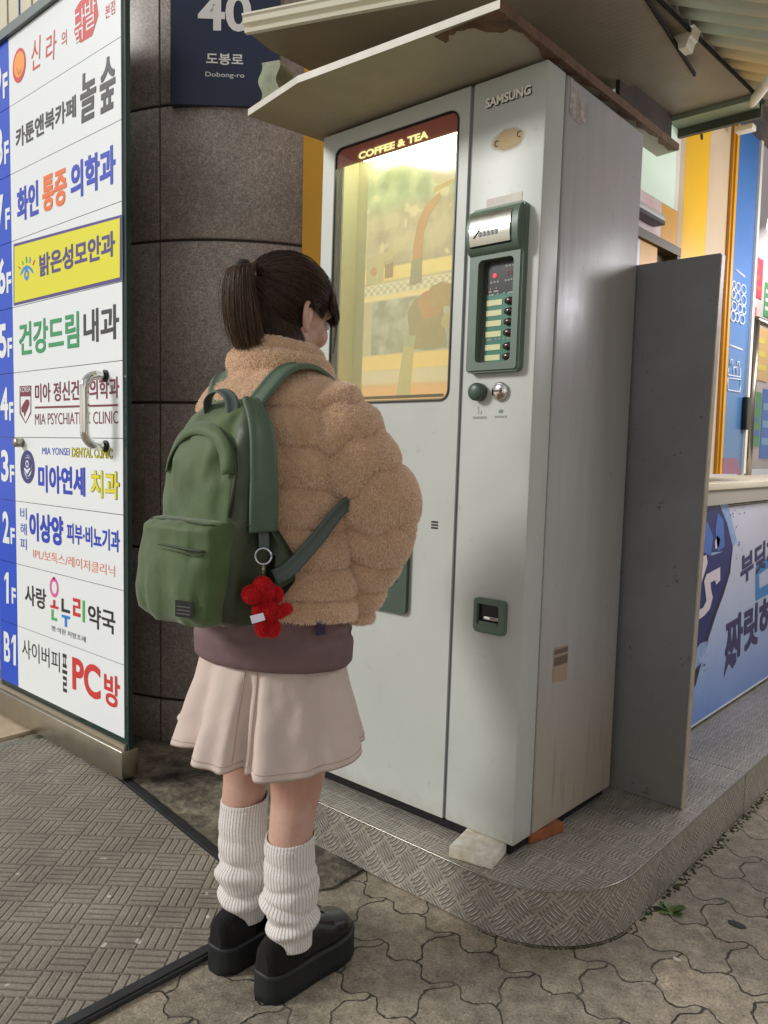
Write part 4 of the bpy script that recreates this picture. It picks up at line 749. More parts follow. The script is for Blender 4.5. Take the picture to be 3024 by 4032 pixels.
# upper boards
m, k = newmat('plastic_sheet'); ob = k.coord('Object'); n1 = k.noise(ob, 5.0, 4.0, 0.6); c = k.sep(ob)
wv = k.math('SINE', k.math('MULTIPLY', c[1], 330.0)); cc = k.ramp(n1, [(0.3, (0.26, 0.215, 0.15)), (0.7, (0.34, 0.29, 0.21))]); k.l.new(cc, k.p.inputs['Base Color']); k.p.inputs['Roughness'].default_value = 0.5; k.l.new(k.bump(wv, 0.03, 0.003), k.p.inputs['Normal'])
SHEET = m
zu = 1.0
up = MB(); A = [(-1.590, 1.262), (-0.78, 1.575), (-0.845, 2.140), (-1.022, 2.085), (-1.62, 2.0), (-1.612, 1.345)]
n = len(A); up.add([(p[0], p[1], zu) for p in A], [tuple(reversed(range(n)))], SHEET); up.add([(p[0], p[1], zu+0.008) for p in A], [tuple(range(n))], SHEET)
for i in range(n): a, b_ = A[i], A[(i+1) % n]; up.add([(a[0], a[1], zu), (b_[0], b_[1], zu), (b_[0], b_[1], zu+0.008), (a[0], a[1], zu+0.008)], [(0, 1, 2, 3)], SHEET)
upo = solid('roof_sheet', 'upper fluted plastic roof sheet with a white moulded front trim', 'roof sheet', up)
a, b_ = Vector((-1.594, 1.255, 0)), Vector((-0.78, 1.570, 0)); d = (b_-a).normalized(); nn = Vector((d.y, -d.x, 0)); prof = [(0.0, -0.004), (0.012, -0.004), (0.014, 0.004), (0.008, 0.007), (0.008, 0.010), (0.020, 0.014), (0.022, 0.026), (0.026, 0.030), (0.026, 0.034), (0.0, 0.034)]
g = MB(); g.loft([[tuple(p+nn*u_+Vector((0, 0, zu+w_))) for u_, w_ in prof] for p in (a, b_)], mat('trim_white', RGB(232, 228, 208), 0.35), smooth=False); g.build('front_trim', upo)
g = MB(); B_ = [(-1.60, 1.50), (-0.80, 1.62), (-0.775, 2.475), (-1.035, 2.46), (-1.6, 2.44)]; zv = 1.022
n = len(B_); g.add([(p[0], p[1], zv) for p in B_], [tuple(reversed(range(n)))], SHEET); g.add([(p[0], p[1], zv+0.008) for p in B_], [tuple(range(n))], SHEET)
for i in range(n): a, b_ = B_[i], B_[(i+1) % n]; g.add([(a[0], a[1], zv), (b_[0], b_[1], zv), (b_[0], b_[1], zv+0.008), (a[0], a[1], zv+0.008)], [(0, 1, 2, 3)], SHEET)
rb_ = solid('rear_roof_sheet', 'rear fluted plastic roof sheet with a green back batten', 'roof sheet', g)
g = MB(); g.box((-1.3, 2.40, zv-0.016), (-0.782, 2.468, zv-0.001), mat('green_batten', RGB(140, 150, 126), 0.5)); g.box((-1.3, 2.470, zv-0.040), (-0.778, 2.486, zv+0.010), mat('dark_batten', RGB(70, 72, 58), 0.6)); g.build('batten', rb_)
# fluted open edges of the sheets
g = MB(); FL = mat('flute_dark', RGB(40, 34, 28), 0.8); a0, a1 = Vector((-0.795, 1.70)), Vector((-0.846, 2.138))
for i in range(44):
    p = a0.lerp(a1, i/43); g.box((p.x-0.002, p.y-0.0032, zu-0.003), (p.x+0.0035, p.y+0.0032, zu+0.007), FL)
g.build('flute_ends', upo)
g = MB(); a0, a1 = Vector((-0.798, 1.70)), Vector((-0.775, 2.474))
for i in range(70):
    p = a0.lerp(a1, i/69); g.box((p.x-0.002, p.y-0.0036, zv-0.003), (p.x+0.0035, p.y+0.0036, zv+0.007), FL)
g.build('flute_ends', rb_)
P = onz(2300+900/2.2914, 405/2.2914, 1.0); g = MB(); g.loft([[(P.x-0.03+u_, P.y-0.012, P.z+w_) for u_, w_ in ((0.0, 0.034), (0.008, 0.012), (0.018, 0.008), (0.022, -0.012), (0.040, -0.012), (0.046, 0.008), (0.052, 0.012), (0.058, 0.034))], [(P.x-0.03+u_, P.y+0.03, P.z+w_) for u_, w_ in ((0.0, 0.034), (0.008, 0.012), (0.018, 0.008), (0.022, -0.012), (0.040, -0.012), (0.046, 0.008), (0.052, 0.012), (0.058, 0.034))]], mat('trim_white', (0.8, 0.8, 0.7, 1)), smooth=False)
solid('gutter_end', 'short stub of white gutter moulding between the roof sheets', 'gutter', g)
# spacer block with a wavy face between shelf and roof sheet
g = MB(); P0 = onz(1045, 380, zb1+0.001); zz = np.linspace(0, zu-zb1-0.0015, 18); rows = []
for z in zz:
    t = z/(zu-zb1); w_ = 0.006*math.sin(t*9.0); rows.append([(-0.030+w_, -0.012, z), (0.022+w_, -0.015, z), (0.030+w_*0.6, 0.055, z), (-0.026+w_*0.6, 0.06, z)])
g.loft(rows, mat('weathered_green_paint', RGB(172, 178, 152), 0.7, col2=RGB(132, 140, 116), vscale=25, bump=0.4, bscale=90), smooth=False)
o = solid('spacer_block', 'weathered pale green wooden block propping the roof sheet above the shelf', 'block', g); o.location = (-1.660, 1.392, zb1+0.0005); o.rotation_euler = (0, 0, rad(24))

# ------------------------------------------------------------------ shop along the right: counter, pillar, window wall, awning
FX_ = -1.02
def fbox(mb, y0, y1, z0, z1, m, x0=FX_, th=0.03): mb.box((x0-th, y0, z0), (x0, y1, z1), m)
CREAMP = mat('counter_cream', RGB(226, 216, 190), 0.4, var=0.06); BEIGE = mat('beige_panel', RGB(222, 200, 166), 0.3, var=0.08, vscale=4)
cnt = empty('shop_counter', 'shop serving counter with a blue and white drinks banner on its front', 'counter', (0, 0, ZP))
g = MB(); g.box((-1.30, 2.35, 0.05), (-1.0, 9.0, 0.78), CREAMP); g.build('counter_body', cnt)
g = MB(); g.box((-1.32, 2.35, 0.842), (-0.955, 9.0, 0.868), CREAMP, 0.004); g.box((-1.31, 2.35, 0.79), (-0.965, 9.0, 0.841), mat('counter_rail', RGB(180, 172, 158), 0.5)); g.build('countertop', cnt)
m, k = newmat('banner_print'); ob = k.coord('Object'); c = k.sep(ob); Y, Z = c[1], c[2]
cc = k.ramp(k.math('ADD', k.math('ADD', Z, k.math('MULTIPLY', Y, 0.06)), k.math('MULTIPLY', k.noise(ob, 5.0, 4.0), 0.12)), [(0.20, (0.10, 0.22, 0.62)), (0.42, (0.32, 0.45, 0.78)), (0.62, (0.52, 0.60, 0.80)), (0.92, (0.66, 0.66, 0.76))])
k.l.new(cc, k.p.inputs['Base Color']); k.p.inputs['Roughness'].default_value = 0.35; wr = k.noise(ob, 3.0, 3.0, 0.5); k.l.new(k.bump(wr, 0.5, 0.02), k.p.inputs['Normal'])
BAN = m
g = MB(); g.box((-0.9985, 2.37, 0.012), (-0.984, 9.0, 0.775), BAN); ban = g.build('banner', cnt)
g = MB(); g.tube([(-0.983, 2.37, 0.014), (-0.983, 9.0, 0.014)], 0.004, mat('hem_white', RGB(205, 205, 205), 0.5), 8); g.build('banner_hem', cnt)
def bpt(px, py): P = onx(2650+px/2.2112, 1900+py/2.2112, -0.9825); return P.y, P.z-ZP
BI = {'navy': mat('banner_navy', RGB(38, 44, 110), 0.4, var=0.15, vscale=30), 'ink': mat('banner_ink', RGB(58, 52, 104), 0.4), 'white': mat('banner_white', RGB(226, 214, 222), 0.4), 'sky': mat('banner_sky', RGB(60, 140, 205), 0.4), 'mid': mat('banner_mid', RGB(74, 110, 190), 0.4), 'dark': mat('banner_dark', RGB(40, 40, 62), 0.4), 'pale': mat('banner_pale', RGB(150, 178, 222), 0.4, var=0.2, vscale=40)}
def bpoly(mb, pts, kk, lift=0.0):
    P = [bpt(*p) for p in pts]; a = sum(P[i][0]*P[(i+1) % len(P)][1]-P[(i+1) % len(P)][0]*P[i][1] for i in range(len(P)))
    if a < 0: P = P[::-1]
    mb.add([(-0.9832+lift, y_, z_) for y_, z_ in P], [tuple(range(len(P)))], BI[kk])
art = MB()
bpoly(art, [(-60, 190), (300, 180), (480, 160), (530, 500), (500, 780), (440, 980), (380, 1140), (300, 1390), (200, 1640), (120, 1900), (-60, 2000)], 'navy')
bpoly(art, [(395, 170), (470, 150), (560, 520), (520, 560), (470, 350)], 'pale', 0.0006)
for pts, kk in (([(250, 600), (225, 420), (300, 340), (350, 470), (330, 640)], 'mid'), ([(390, 260), (440, 330), (450, 560), (390, 600), (370, 420)], 'mid'), ([(330, 610), (440, 600), (325, 640)], 'pale'), ([(365, 520), (385, 460), (412, 490), (400, 560), (370, 580)], 'white'),
               ([(515, 560), (500, 780), (440, 980), (380, 1140), (300, 1390), (280, 1380), (370, 1100), (425, 960), (490, 760)], 'dark'), ([(210, 1440), (240, 1400), (320, 1370), (290, 1460), (230, 1560), (190, 1640)], 'pale'), ([(165, 1680), (250, 1560), (200, 1760), (160, 1830)], 'dark')): bpoly(art, pts, kk, 0.0006)
# the white script letters on the drink can
for pts in ([(190, 720), (220, 660), (290, 630), (300, 700), (270, 800), (225, 940), (195, 860), (215, 800), (250, 740), (245, 700), (215, 720), (205, 790)], [(270, 860), (290, 800), (410, 735), (410, 850), (375, 890), (365, 850), (325, 870), (330, 930), (345, 1000), (320, 1100), (270, 1160), (210, 1200), (205, 1120), (260, 1090), (290, 1030), (280, 940)]): bpoly(art, pts, 'white', 0.0012)
def bstroke(pts, kk, w, lift=0.0008):                     # brush stroke
    P = [Vector(bpt(*p)) for p in pts]; L_, R_ = [], []
    for i, p in enumerate(P):
        t = (P[min(i+1, len(P)-1)]-P[max(i-1, 0)]).normalized(); nn_ = Vector((-t.y, t.x)); L_.append(p+nn_*w/2); R_.append(p-nn_*w/2)
    for i in range(len(P)-1): art.add([(-0.9832+lift, *L_[i]), (-0.9832+lift, *R_[i]), (-0.9832+lift, *R_[i+1]), (-0.9832+lift, *L_[i+1])], [(0, 1, 2, 3)], BI[kk])
def btext(body, a, b_, c_, kk, bold, lift=0.0008):        # lower-left, lower-right, upper-left in the photo
    A_, B2, C_ = Vector((0, *bpt(*a))), Vector((0, *bpt(*b_))), Vector((0, *bpt(*c_))); text(art, body, (-0.9832+lift, A_.y, A_.z), B2-A_, C_-A_, BI[kk], bold)
btext('부딪쳐라', (590, 900), (1010, 590), (590, 640), 'ink', 0.05); btext('짜릿하게', (450, 1600), (980, 1230), (460, 1200), 'ink', 0.06)
for pts in ([(442, 1700), (470, 1500), (550, 1480), (552, 1560), (520, 1620), (488, 1570)],): bpoly(art, pts, 'ink', 0.0008)
bpoly(art, [(722, 740), (900, 600), (900, 690), (750, 800), (752, 925), (900, 840), (900, 930), (722, 1030)], 'sky', 0.0008)
for i in range(46):
    r1_ = random.Random(i); t = r1_.random(); px, py = 400+170*r1_.random()+ (60 if t < 0.5 else -250), 200+ (500*r1_.random() if t < 0.5 else 1150+300*r1_.random()); q = r1_.uniform(4, 11)
    bpoly(art, [(px-q*0.6, py), (px, py-q), (px+q*0.6, py), (px, py+q)], r1_.choice(['mid', 'pale', 'dark']), 0.0010)
art.build('banner_artwork', ban)
# facade on the counter: pillar, panels
g = MB(); fbox(g, 2.541, 2.742, -0.06, 2.4, mat('bright_yellow', RGB(250, 196, 28), 0.35), th=0.2); pil = solid('yellow_pillar', 'bright yellow square pillar rising from the shop counter', 'pillar', g)
g = MB(); g.disc((FX_, 2.664, 1.043), (1, 0, 0), 0.011, 0.0012, BLK, 14); g.disc((FX_, 2.60, 1.03), (1, 0, 0), 0.003, 0.0012, BLK, 10); g.build('bolt_hole', pil)
g = MB(); fbox(g, 2.743, 2.935, -0.06, 2.4, BEIGE, th=0.05); solid('beige_shop_panel', 'glossy beige wall panel right of the yellow pillar', 'panel', g)
g = MB(); fbox(g, 2.937, 2.955, -0.06, 2.4, YELD, FX_+0.01, 0.06); fbox(g, 2.956, 2.976, -0.06, 2.4, mat('yellow_panel', (1, 1, 1, 1)), FX_+0.016, 0.06); solid('yellow_door_post', 'narrow dark yellow post beside the blue shop panel', 'post', g)
m, k = newmat('blue_vinyl'); ob = k.coord('Object'); c = k.sep(ob)
cc = k.ramp(k.math('ADD', k.math('MULTIPLY', c[2], 0.5), 0.2), [(0.0, (0.20, 0.25, 0.45)), (0.25, (0.07, 0.19, 0.36)), (0.55, (0.11, 0.27, 0.62)), (0.8, (0.05, 0.20, 0.52))]); k.l.new(cc, k.p.inputs['Base Color']); k.p.inputs['Roughness'].default_value = 0.25
g = MB(); fbox(g, 2.978, 3.235, -0.06, 2.4, m, th=0.05); blue = solid('blue_shop_panel', 'tall glossy blue shop panel with small white icons', 'panel', g)
WICON = mat('icon_white', RGB(226, 232, 246), 0.5)
def spt(px, py): P = onx(2760+px/4.917, 1000+py/4.917, FX_+0.001); return P.y, P.z
g = MB()
for cx_, cz_, ry_, rz_ in ((625, 600, 30, 75), (710, 645, 38, 85), (815, 685, 45, 85), (620, 780, 35, 85), (700, 840, 40, 85), (815, 895, 45, 95), (630, 1010, 48, 85), (740, 1055, 42, 85), (820, 1090, 38, 80), (610, 1205, 45, 100), (690, 1230, 35, 85), (785, 1270, 50, 85)):
    c0 = spt(cx_, cz_); c1 = spt(cx_+ry_, cz_); c2 = spt(cx_, cz_+rz_); ry, rz = abs(c1[0]-c0[0]), abs(c2[1]-c0[1])
    g = MB(); pts = [(FX_+0.002, c0[0]+ry*math.cos(a)*abs(math.cos(a))**-0.3 if abs(math.cos(a)) > 1e-3 else c0[0], c0[1]+rz*math.sin(a)) for a in np.linspace(0, 2*math.pi, 17)]; g.tube(pts, 0.0032, WICON, 5); g.build('printed_icon', blue)
g = MB()
for a, b_ in (((665, 300), (840, 440)), ((540, 1760), (800, 1860))): 
    p, q = spt(*a), spt(*b_); g = MB(); g.tube([(FX_+0.001, *p), (FX_+0.001, *q)], 0.004, WICON, 5); g.build('printed_caption', blue)
def spt2(px, py): P = onx(2740+px/3.687, 1400+py/3.687, FX_+0.001); return (FX_+0.0015, P.y, P.z)
g = MB()
for path in ([(465, 180), (455, 280), (640, 310), (640, 180)], [(455, 330), (645, 350), (635, 530), (455, 500), (455, 330)], [(500, 150), (500, 60), (525, 60), (525, 150)], [(600, 170), (600, 90), (622, 90), (622, 170)], [(545, 280), (540, 170), (585, 170), (588, 290)]): g.tube([spt2(*p) for p in path], 0.0034, WICON, 5)
g.build('printed_icon', blue)
g = MB(); P = spt2(390, 1690); Q = spt2(600, 1500)
def q2(pts, mm): g.add([spt2(*p) for p in pts], [tuple(range(len(pts)))[::-1]], mm)
q2([(370, 1720), (640, 1720), (600, 1490), (400, 1490)], mat('poster_rust', RGB(150, 100, 120), 0.4)); g.build('food_print', blue)
g = MB(); g.box((FX_+0.001, 3.205, 0.11), (FX_+0.02, 3.245, 0.235), BLK, 0.004); g.build('card_reader', blue)
g = MB(); fbox(g, 3.237, 3.262, -0.06, 2.4, mat('lit_white_frame', RGB(245, 242, 230), 0.3), FX_+0.01, 0.06); solid('white_shop_frame', 'white door frame edge at the right end of the blue panel', 'frame', g)
# lit shop interior seen past the frame
g = MB(); g.box((-1.5, 3.27, -0.06), (-1.45, 6.5, 2.4), mat('shop_back', RGB(200, 190, 190), 0.5, var=0.1, vscale=3)); inn = solid('shop_back_wall', 'pale lit back wall inside the shop beyond the blue panel', 'wall', g)
r_ = random.Random(21); shelf = MB()
pal = [RGB(222, 96, 70), RGB(70, 150, 90), RGB(240, 230, 220), RGB(232, 190, 120), RGB(60, 110, 200), RGB(200, 60, 80), RGB(240, 220, 90), RGB(120, 170, 210)]
post = [(3.30, 3.42, 0.28, 0.62), (3.44, 3.62, 0.05, 0.28), (3.30, 3.44, 0.02, 0.20), (3.48, 3.70, 0.33, 0.55), (3.64, 3.9, 0.0, 0.30), (3.32, 3.5, 0.66, 0.82), (3.74, 4.0, 0.34, 0.6), (3.95, 4.2, 0.0, 0.3), (4.04, 4.3, 0.35, 0.6), (3.56, 3.8, 0.60, 0.74)]
post = [((a-3.3)*0.9+4.60, (b-3.3)*0.9+4.60, c*1.35, d*1.35) for a, b, c, d in post]
for i, (y0, y1, z0, z1) in enumerate(post):
    cl = pal[i % 8]; mm = mat('shop_poster_%d' % i, cl, 0.4); shelf.box((-1.449, y0, z0), (-1.447, y1, z1), mm)
    for j in range(3): shelf.box((-1.4468, y0+0.02, z0+(z1-z0)*(0.2+0.25*j)), (-1.4464, y1-0.02-0.03*j, z0+(z1-z0)*(0.3+0.25*j)), mat('shop_poster_%d' % ((i+3) % 10), pal[(i+3) % 8], 0.4))
shelf.build('menu_posters', inn)
g = MB(); g.tube([(-1.05, 3.42, -0.07), (-1.05, 3.42, 0.56)], 0.014, steel, 12); g.tube([(-1.05, 3.42, 0.56), (-1.05, 9.0, 0.56)], 0.014, steel, 12); solid('steel_post', 'brushed steel window post standing on the counter', 'post', g)
g = MB(); g.tube([(-1.06, 3.345+0.055*math.cos(a), 0.0+0.062*math.sin(a)) for a in np.linspace(0, 2*math.pi, 24)], 0.007, mat('hoop_brown', RGB(120, 104, 84), 0.5), 8); g.disc((-1.07, 3.345, 0.0), (1, 0, 0), 0.052, 0.004, mat('hoop_face', RGB(236, 204, 160), 0.4)); solid('round_stand_sign', 'small round cream sign standing on the counter by the steel post', 'sign', g)
WD = mat('round_sign_glow', RGB(255, 255, 255), 0.4, emit=(1, 1, 1, 1), estr=3.0)
P = onx(3146, 872, -0.70); g = MB(); g.disc((0, 0.015, 0), (0, -1, 0), 0.085, 0.04, WD, 40); rs = solid('round_lit_sign', 'glowing round white sign hanging from a bracket at the right edge', 'sign', g); rs.location = P
g = MB(); BR = mat('bracket_blue', RGB(54, 60, 120), 0.4); Pb = onx(2700+1050/4.423, 500+1410/4.423, FX_+0.004); Pc = onx(2700+1010/4.423, 500+1990/4.423, FX_+0.004)
for p in (Pb, Pc): g.tube([p, (P.x+0.05, P.y, p.z)], 0.0055, BR, 8)
g.tube([Pb, Pb+Vector((0.0, 0.03, 0.08))], 0.004, BR, 8); g.tube([Pc, Pc+Vector((0.0, 0, -0.05))], 0.008, BR, 8); g.build('bracket', rs)
# shop window left of the pillar, above the board
g = MB(); LITW = mat('lit_window', RGB(222, 240, 222), 0.3, emit=RGB(215, 238, 215), estr=0.22, var=0.08, vscale=4); fbox(g, 2.10, 2.468, 0.766, 1.3, LITW, th=0.04); fbox(g, 2.469, 2.500, 0.765, 1.3, mat('lit_white_frame', (1, 1, 1, 1)), th=0.05); fbox(g, 2.501, 2.540, 0.63, 1.3, BEIGE, th=0.05); solid('lit_shop_window', 'pale green glowing window panel left of the yellow pillar', 'window', g)
g = MB(); fbox(g, 2.10, 2.378, 0.655, 0.764, mat('pink_poster', RGB(232, 190, 196), 0.4, col2=RGB(240, 226, 222), vscale=12), th=0.03); fbox(g, 2.379, 2.50, 0.655, 0.764, mat('yellow_panel', (1, 1, 1, 1)), th=0.03); solid('pink_poster', 'pink and white poster under the glowing window panel', 'poster', g)
g = MB(); g.box((FX_+0.001, 2.10, 0.680), (FX_+0.035, 2.325, 0.690), BLK); g.box((FX_+0.001, 2.10, 0.691), (FX_+0.035, 2.325, 0.709), mat('fixture_white', RGB(205, 208, 205), 0.4), 0.003); solid('light_fixture', 'short white and black light fixture on the pink poster', 'light fixture', g)
g = MB(); g.box((FX_-0.2, 2.10, 0.628), (FX_+0.012, 2.512, 0.654), mat('brown_ledge', RGB(92, 78, 48), 0.5)); g.box((FX_-0.2, 2.49, 0.45), (FX_+0.01, 2.51, 0.627), MATS['brown_ledge']); solid('brown_ledge', 'dark brown window ledge below the pink poster', 'ledge', g)
g = MB(); fbox(g, 2.10, 2.24, 0.45, 0.627, mat('white_panel', RGB(225, 222, 235), 0.4), th=0.03); fbox(g, 2.241, 2.36, 0.45, 0.627, mat('yellow_panel', (1, 1, 1, 1)), th=0.03); fbox(g, 2.361, 2.489, 0.45, 0.627, MATS['brown_ledge'], FX_-0.03, 0.03); solid('shop_window_display', 'white and yellow display strip under the brown ledge', 'display', g)
g = MB(); g.box((FX_+0.002, 2.04, 0.955), (FX_+0.014, 2.39, 1.018), mat('dark_void_fill', RGB(58, 46, 34), 0.8, var=0.4, vscale=9)); solid('dark_void_panel', 'added dark panel standing in for the shaded void under the rear roof sheet', 'board', g)  # panel added to darken the void between roof sheet and shop window
# corrugated awning
m, k = newmat('awning_white'); k.p.inputs['Base Color'].default_value = (0.74, 0.71, 0.62, 1); k.p.inputs['Roughness'].default_value = 0.4; AW = m
aw = MB(); rows = []; ys = np.arange(1.2, 5.4, 0.0075)
for x_ in (-0.945, 0.2, 1.6): rows.append([(x_, y_, 1.247-0.47*(x_+0.945)+0.012*max(-1, min(1, 1.7*math.sin(2*math.pi*(y_)/0.092)))) for y_ in ys])
aw.loft(rows, AW, False, False, closed=False)
aw2 = solid('corrugated_awning', 'white corrugated awning sloping out over the shop front', 'awning', aw)
sm_ = aw2.modifiers.new('thick', 'SOLIDIFY'); sm_.thickness = 0.003
g = MB(); g.box((-1.02, 1.2, 1.20), (-0.95, 5.4, 1.265), mat('awning_beam', RGB(96, 84, 70), 0.6, var=0.3)); g.build('wall_beam', aw2)
g = MB(); g.tube([(-0.80, 2.453, 1.020), (-0.60, 2.077, 0.95)], 0.014, mat('trim_white', (1, 1, 1, 1)), 12); solid('awning_strut', 'slanting white strut holding up the corrugated awning', 'strut', g)
g = MB(); P = onx(2300+1455/2.2914, 1170/2.2914, FX_+0.06); g.box((-0.03, -0.02, -0.008), (0.03, 0.02, 0.012), mat('trim_white', (1, 1, 1, 1)), 0.004); o = solid('white_junction_box', 'small white box fixed above the blue shop panel', 'box', g); o.location = P
# ------------------------------------------------------------------ the person, seen from behind, facing the machine
BX, BY = -1.21, 1.03
def remesh(o, vox, it=4, fac=0.5):
    md = o.modifiers.new('r', 'REMESH'); md.mode = 'VOXEL'; md.voxel_size = vox; ms_ = o.modifiers.new('s', 'SMOOTH'); ms_.iterations = it; ms_.factor = fac
    me = bpy.data.meshes.new_from_object(o.evaluated_get(bpy.context.evaluated_depsgraph_get())); me.name = o.name
    mats_ = [s for s in o.data.materials]; o.modifiers.clear(); o.data = me
    if len(me.materials) == 0:
        for q in mats_: me.materials.append(q)
    me.polygons.foreach_set('use_smooth', [True]*len(me.polygons)); me.polygons.foreach_set('material_index', [0]*len(me.polygons)); me.update(); return o
def smooth_path(pts, n):
    pts = [Vector(p) for p in pts]; out = []
    for i in range(n):
        t = i/(n-1)*(len(pts)-1); k_ = min(int(t), len(pts)-2); f = t-k_; p0 = pts[max(k_-1, 0)]; p1 = pts[k_]; p2 = pts[k_+1]; p3 = pts[min(k_+2, len(pts)-1)]
        out.append(0.5*((2*p1)+(p2-p0)*f+(2*p0-5*p1+4*p2-p3)*f*f+(3*p1-p0-3*p2+p3)*f**3))
    return out
def nz3(p, s, seed=0.0): return noise.noise(Vector((p[0]*s+seed, p[1]*s+seed*1.7, p[2]*s-seed)))
SKIN = mat('skin', RGB(214, 168, 148), 0.5, sss=0.25, var=0.10, vscale=18, bump=0.15, bscale=600)
k = N(SKIN); ob = k.coord('Object'); c = k.sep(ob); nA = k.noise(ob, 16.0, 5.0, 0.65); nB = k.noise(ob, 120.0, 3.0, 0.6)
cc = k.ramp(nA, [(0.3, (0.52, 0.295, 0.225)), (0.7, (0.66, 0.42, 0.335))]); kn = k.math('MULTIPLY', k.step(k.math('ABSOLUTE', k.math('SUBTRACT', c[2], 0.425)), 0.055, 0.0), 0.5)
cc = k.mix(kn, cc, (0.50, 0.235, 0.175, 1)); cc = k.mix(k.math('MULTIPLY', k.step(nB, 0.58, 0.72), 0.22), cc, (0.44, 0.22, 0.165, 1)); k.l.new(cc, k.p.inputs['Base Color'])
person = empty('person', 'person in tan fur coat and beige skirt standing with back turned at the vending machine', 'person', (BX, BY, ZG))
HP = Vector((0.0, 0.030, 1.372)); HR = Matrix.Rotation(rad(-20), 3, 'X') @ Matrix.Rotation(rad(2), 3, 'Z')
def H(p): return HP+HR @ Vector(p)
HQ = HR.to_quaternion()
b = MB()
rings = []
for z, rx, ry, cy in ((0.60, .10, .08, 0), (0.66, .135, .10, 0), (0.72, .14, .10, 0), (0.85, .115, .085, .0), (1.0, .125, .09, 0), (1.12, .14, .085, 0), (1.20, .11, .065, 0), (1.235, .055, .052, .005), (1.26, .046, .05, .012)):
    rings.append([(rx*math.cos(t), cy+ry*math.sin(t), z) for t in np.linspace(0, 2*math.pi, 28, endpoint=False)])
b.loft(rings, SKIN); b.tube([(0, .008, 1.22), (0, .02, 1.27), (0, .03, 1.33)], [.048, .046, .048], SKIN, 16)
for s_, hx_, kx in ((-1, -.075, -.082), (1, .072, .072)):
    b.tube(smooth_path([(hx_, 0, .70), (hx_*1.02, .006, .56), (kx, .002, .42), (kx, -.014, .30), (kx*0.95, -.008, .17), (kx*0.92, -.004, .08)], 14), np.interp(np.linspace(0, 1, 14), [0, .25, .5, .65, .85, 1], [.082, .066, .044, .0445, .032, .030]), SKIN, 20)
    b.ell((kx*0.92, .035, .066), (.028, .075, .018), SKIN)
    ax_, ay_ = (1, 0) if s_ > 0 else (.86, .022)
    b.tube(smooth_path([(s_*.108*ax_, .006+ay_, 1.18), (s_*.18*ax_, .058+ay_, 1.05), (s_*.188*ax_, .084+ay_, .985), (s_*.155*ax_, .104+ay_, .895), (s_*.118*ax_, .108+ay_, .83), (s_*.075, .095, .80)], 12), np.linspace(.038, .024, 12), SKIN, 14)
    for j in range(4): b.tube([(s_*.062, .098, .806-.014*j), (s_*.035, .104, .802-.015*j), (s_*(.012+.004*abs(j-1.2)), .098, .795-.015*j)], [.009, .0085, .007], SKIN, 8)
    b.tube([(s_*.075, .10, .815), (s_*.055, .108, .832), (s_*.038, .108, .838)], [.010, .009, .008], SKIN, 8); b.ell((s_*.068, .096, .788), (.024, .018, .032), SKIN)
b.ell(H((0, 0, 0)), (.072, .088, .083), SKIN, rot=HQ); b.ell(H((0, .032, -.052)), (.056, .056, .062), SKIN, rot=HQ); b.ell(H((0, .068, -.090)), (.024, .022, .020), SKIN, rot=HQ)
b.tube([H((0, .084, .0)), H((0, .093, -.022)), H((0, .103, -.044))], [.007, .009, .012], SKIN, 10); b.ell(H((0, .086, -.068)), (.020, .010, .007), SKIN, rot=HQ); b.ell(H((0, .084, -.078)), (.017, .010, .007), SKIN, rot=HQ)
for s_ in (-1, 1):
    b.ell(H((s_*.036, .062, -.042)), (.024, .024, .026), SKIN, rot=HQ); b.ell(H((s_*.028, .076, .012)), (.020, .012, .008), SKIN, rot=HQ); b.tube([H((s_*.045, .0, -.055)), H((s_*.04, .045, -.085)), H((0, .07, -.098))], [.016, .014, .012], SKIN, 10)
body = remesh(b.build('body', person), 0.0045, 5)
for s_ in (-1, 1):
    g = MB(); g.ell(H((s_*.029, .0815, -.008)), (.0135, .006, .008), mat('eye_white', RGB(225, 220, 215), 0.2)); g.ell(H((s_*.029, .0865, -.010)), (.006, .003, .006), mat('iris', RGB(40, 26, 20), 0.1)); g.build('eye', person)
    # ear: rim, hollow and lobe
    c0 = H((s_*.0735, -.004, -.040)); g = MB(); ex = HR @ Vector((s_*.45, -.55, 0.1)).normalized(); ez = HR @ Vector((0, -.22, 1)).normalized()
    rim = [c0+ez*(.028*math.sin(a))*(1.0 if math.sin(a) > 0 else 0.9)+(ex*(.016 if math.cos(a) > 0 else .004))*abs(math.cos(a))+(HR @ Vector((0, .006, 0)))*(-math.cos(a)) for a in np.linspace(-2.2, 2.35, 22)]
    g.tube(rim, [.0036+.0012*math.sin(t*3.1) for t in np.linspace(0, 1, 22)], SKIN, 9); g.ell(c0-ez*.022+ex*.004, (.0065, .006, .008), SKIN); g.ell(c0+ex*.002, (.007, .010, .022), SKIN, rot=HQ); g.ell(c0+ex*.008+ez*.004, (.004, .008, .013), SKIN, rot=HQ)
    e_ = remesh(g.build('ear', person), 0.0016, 3)

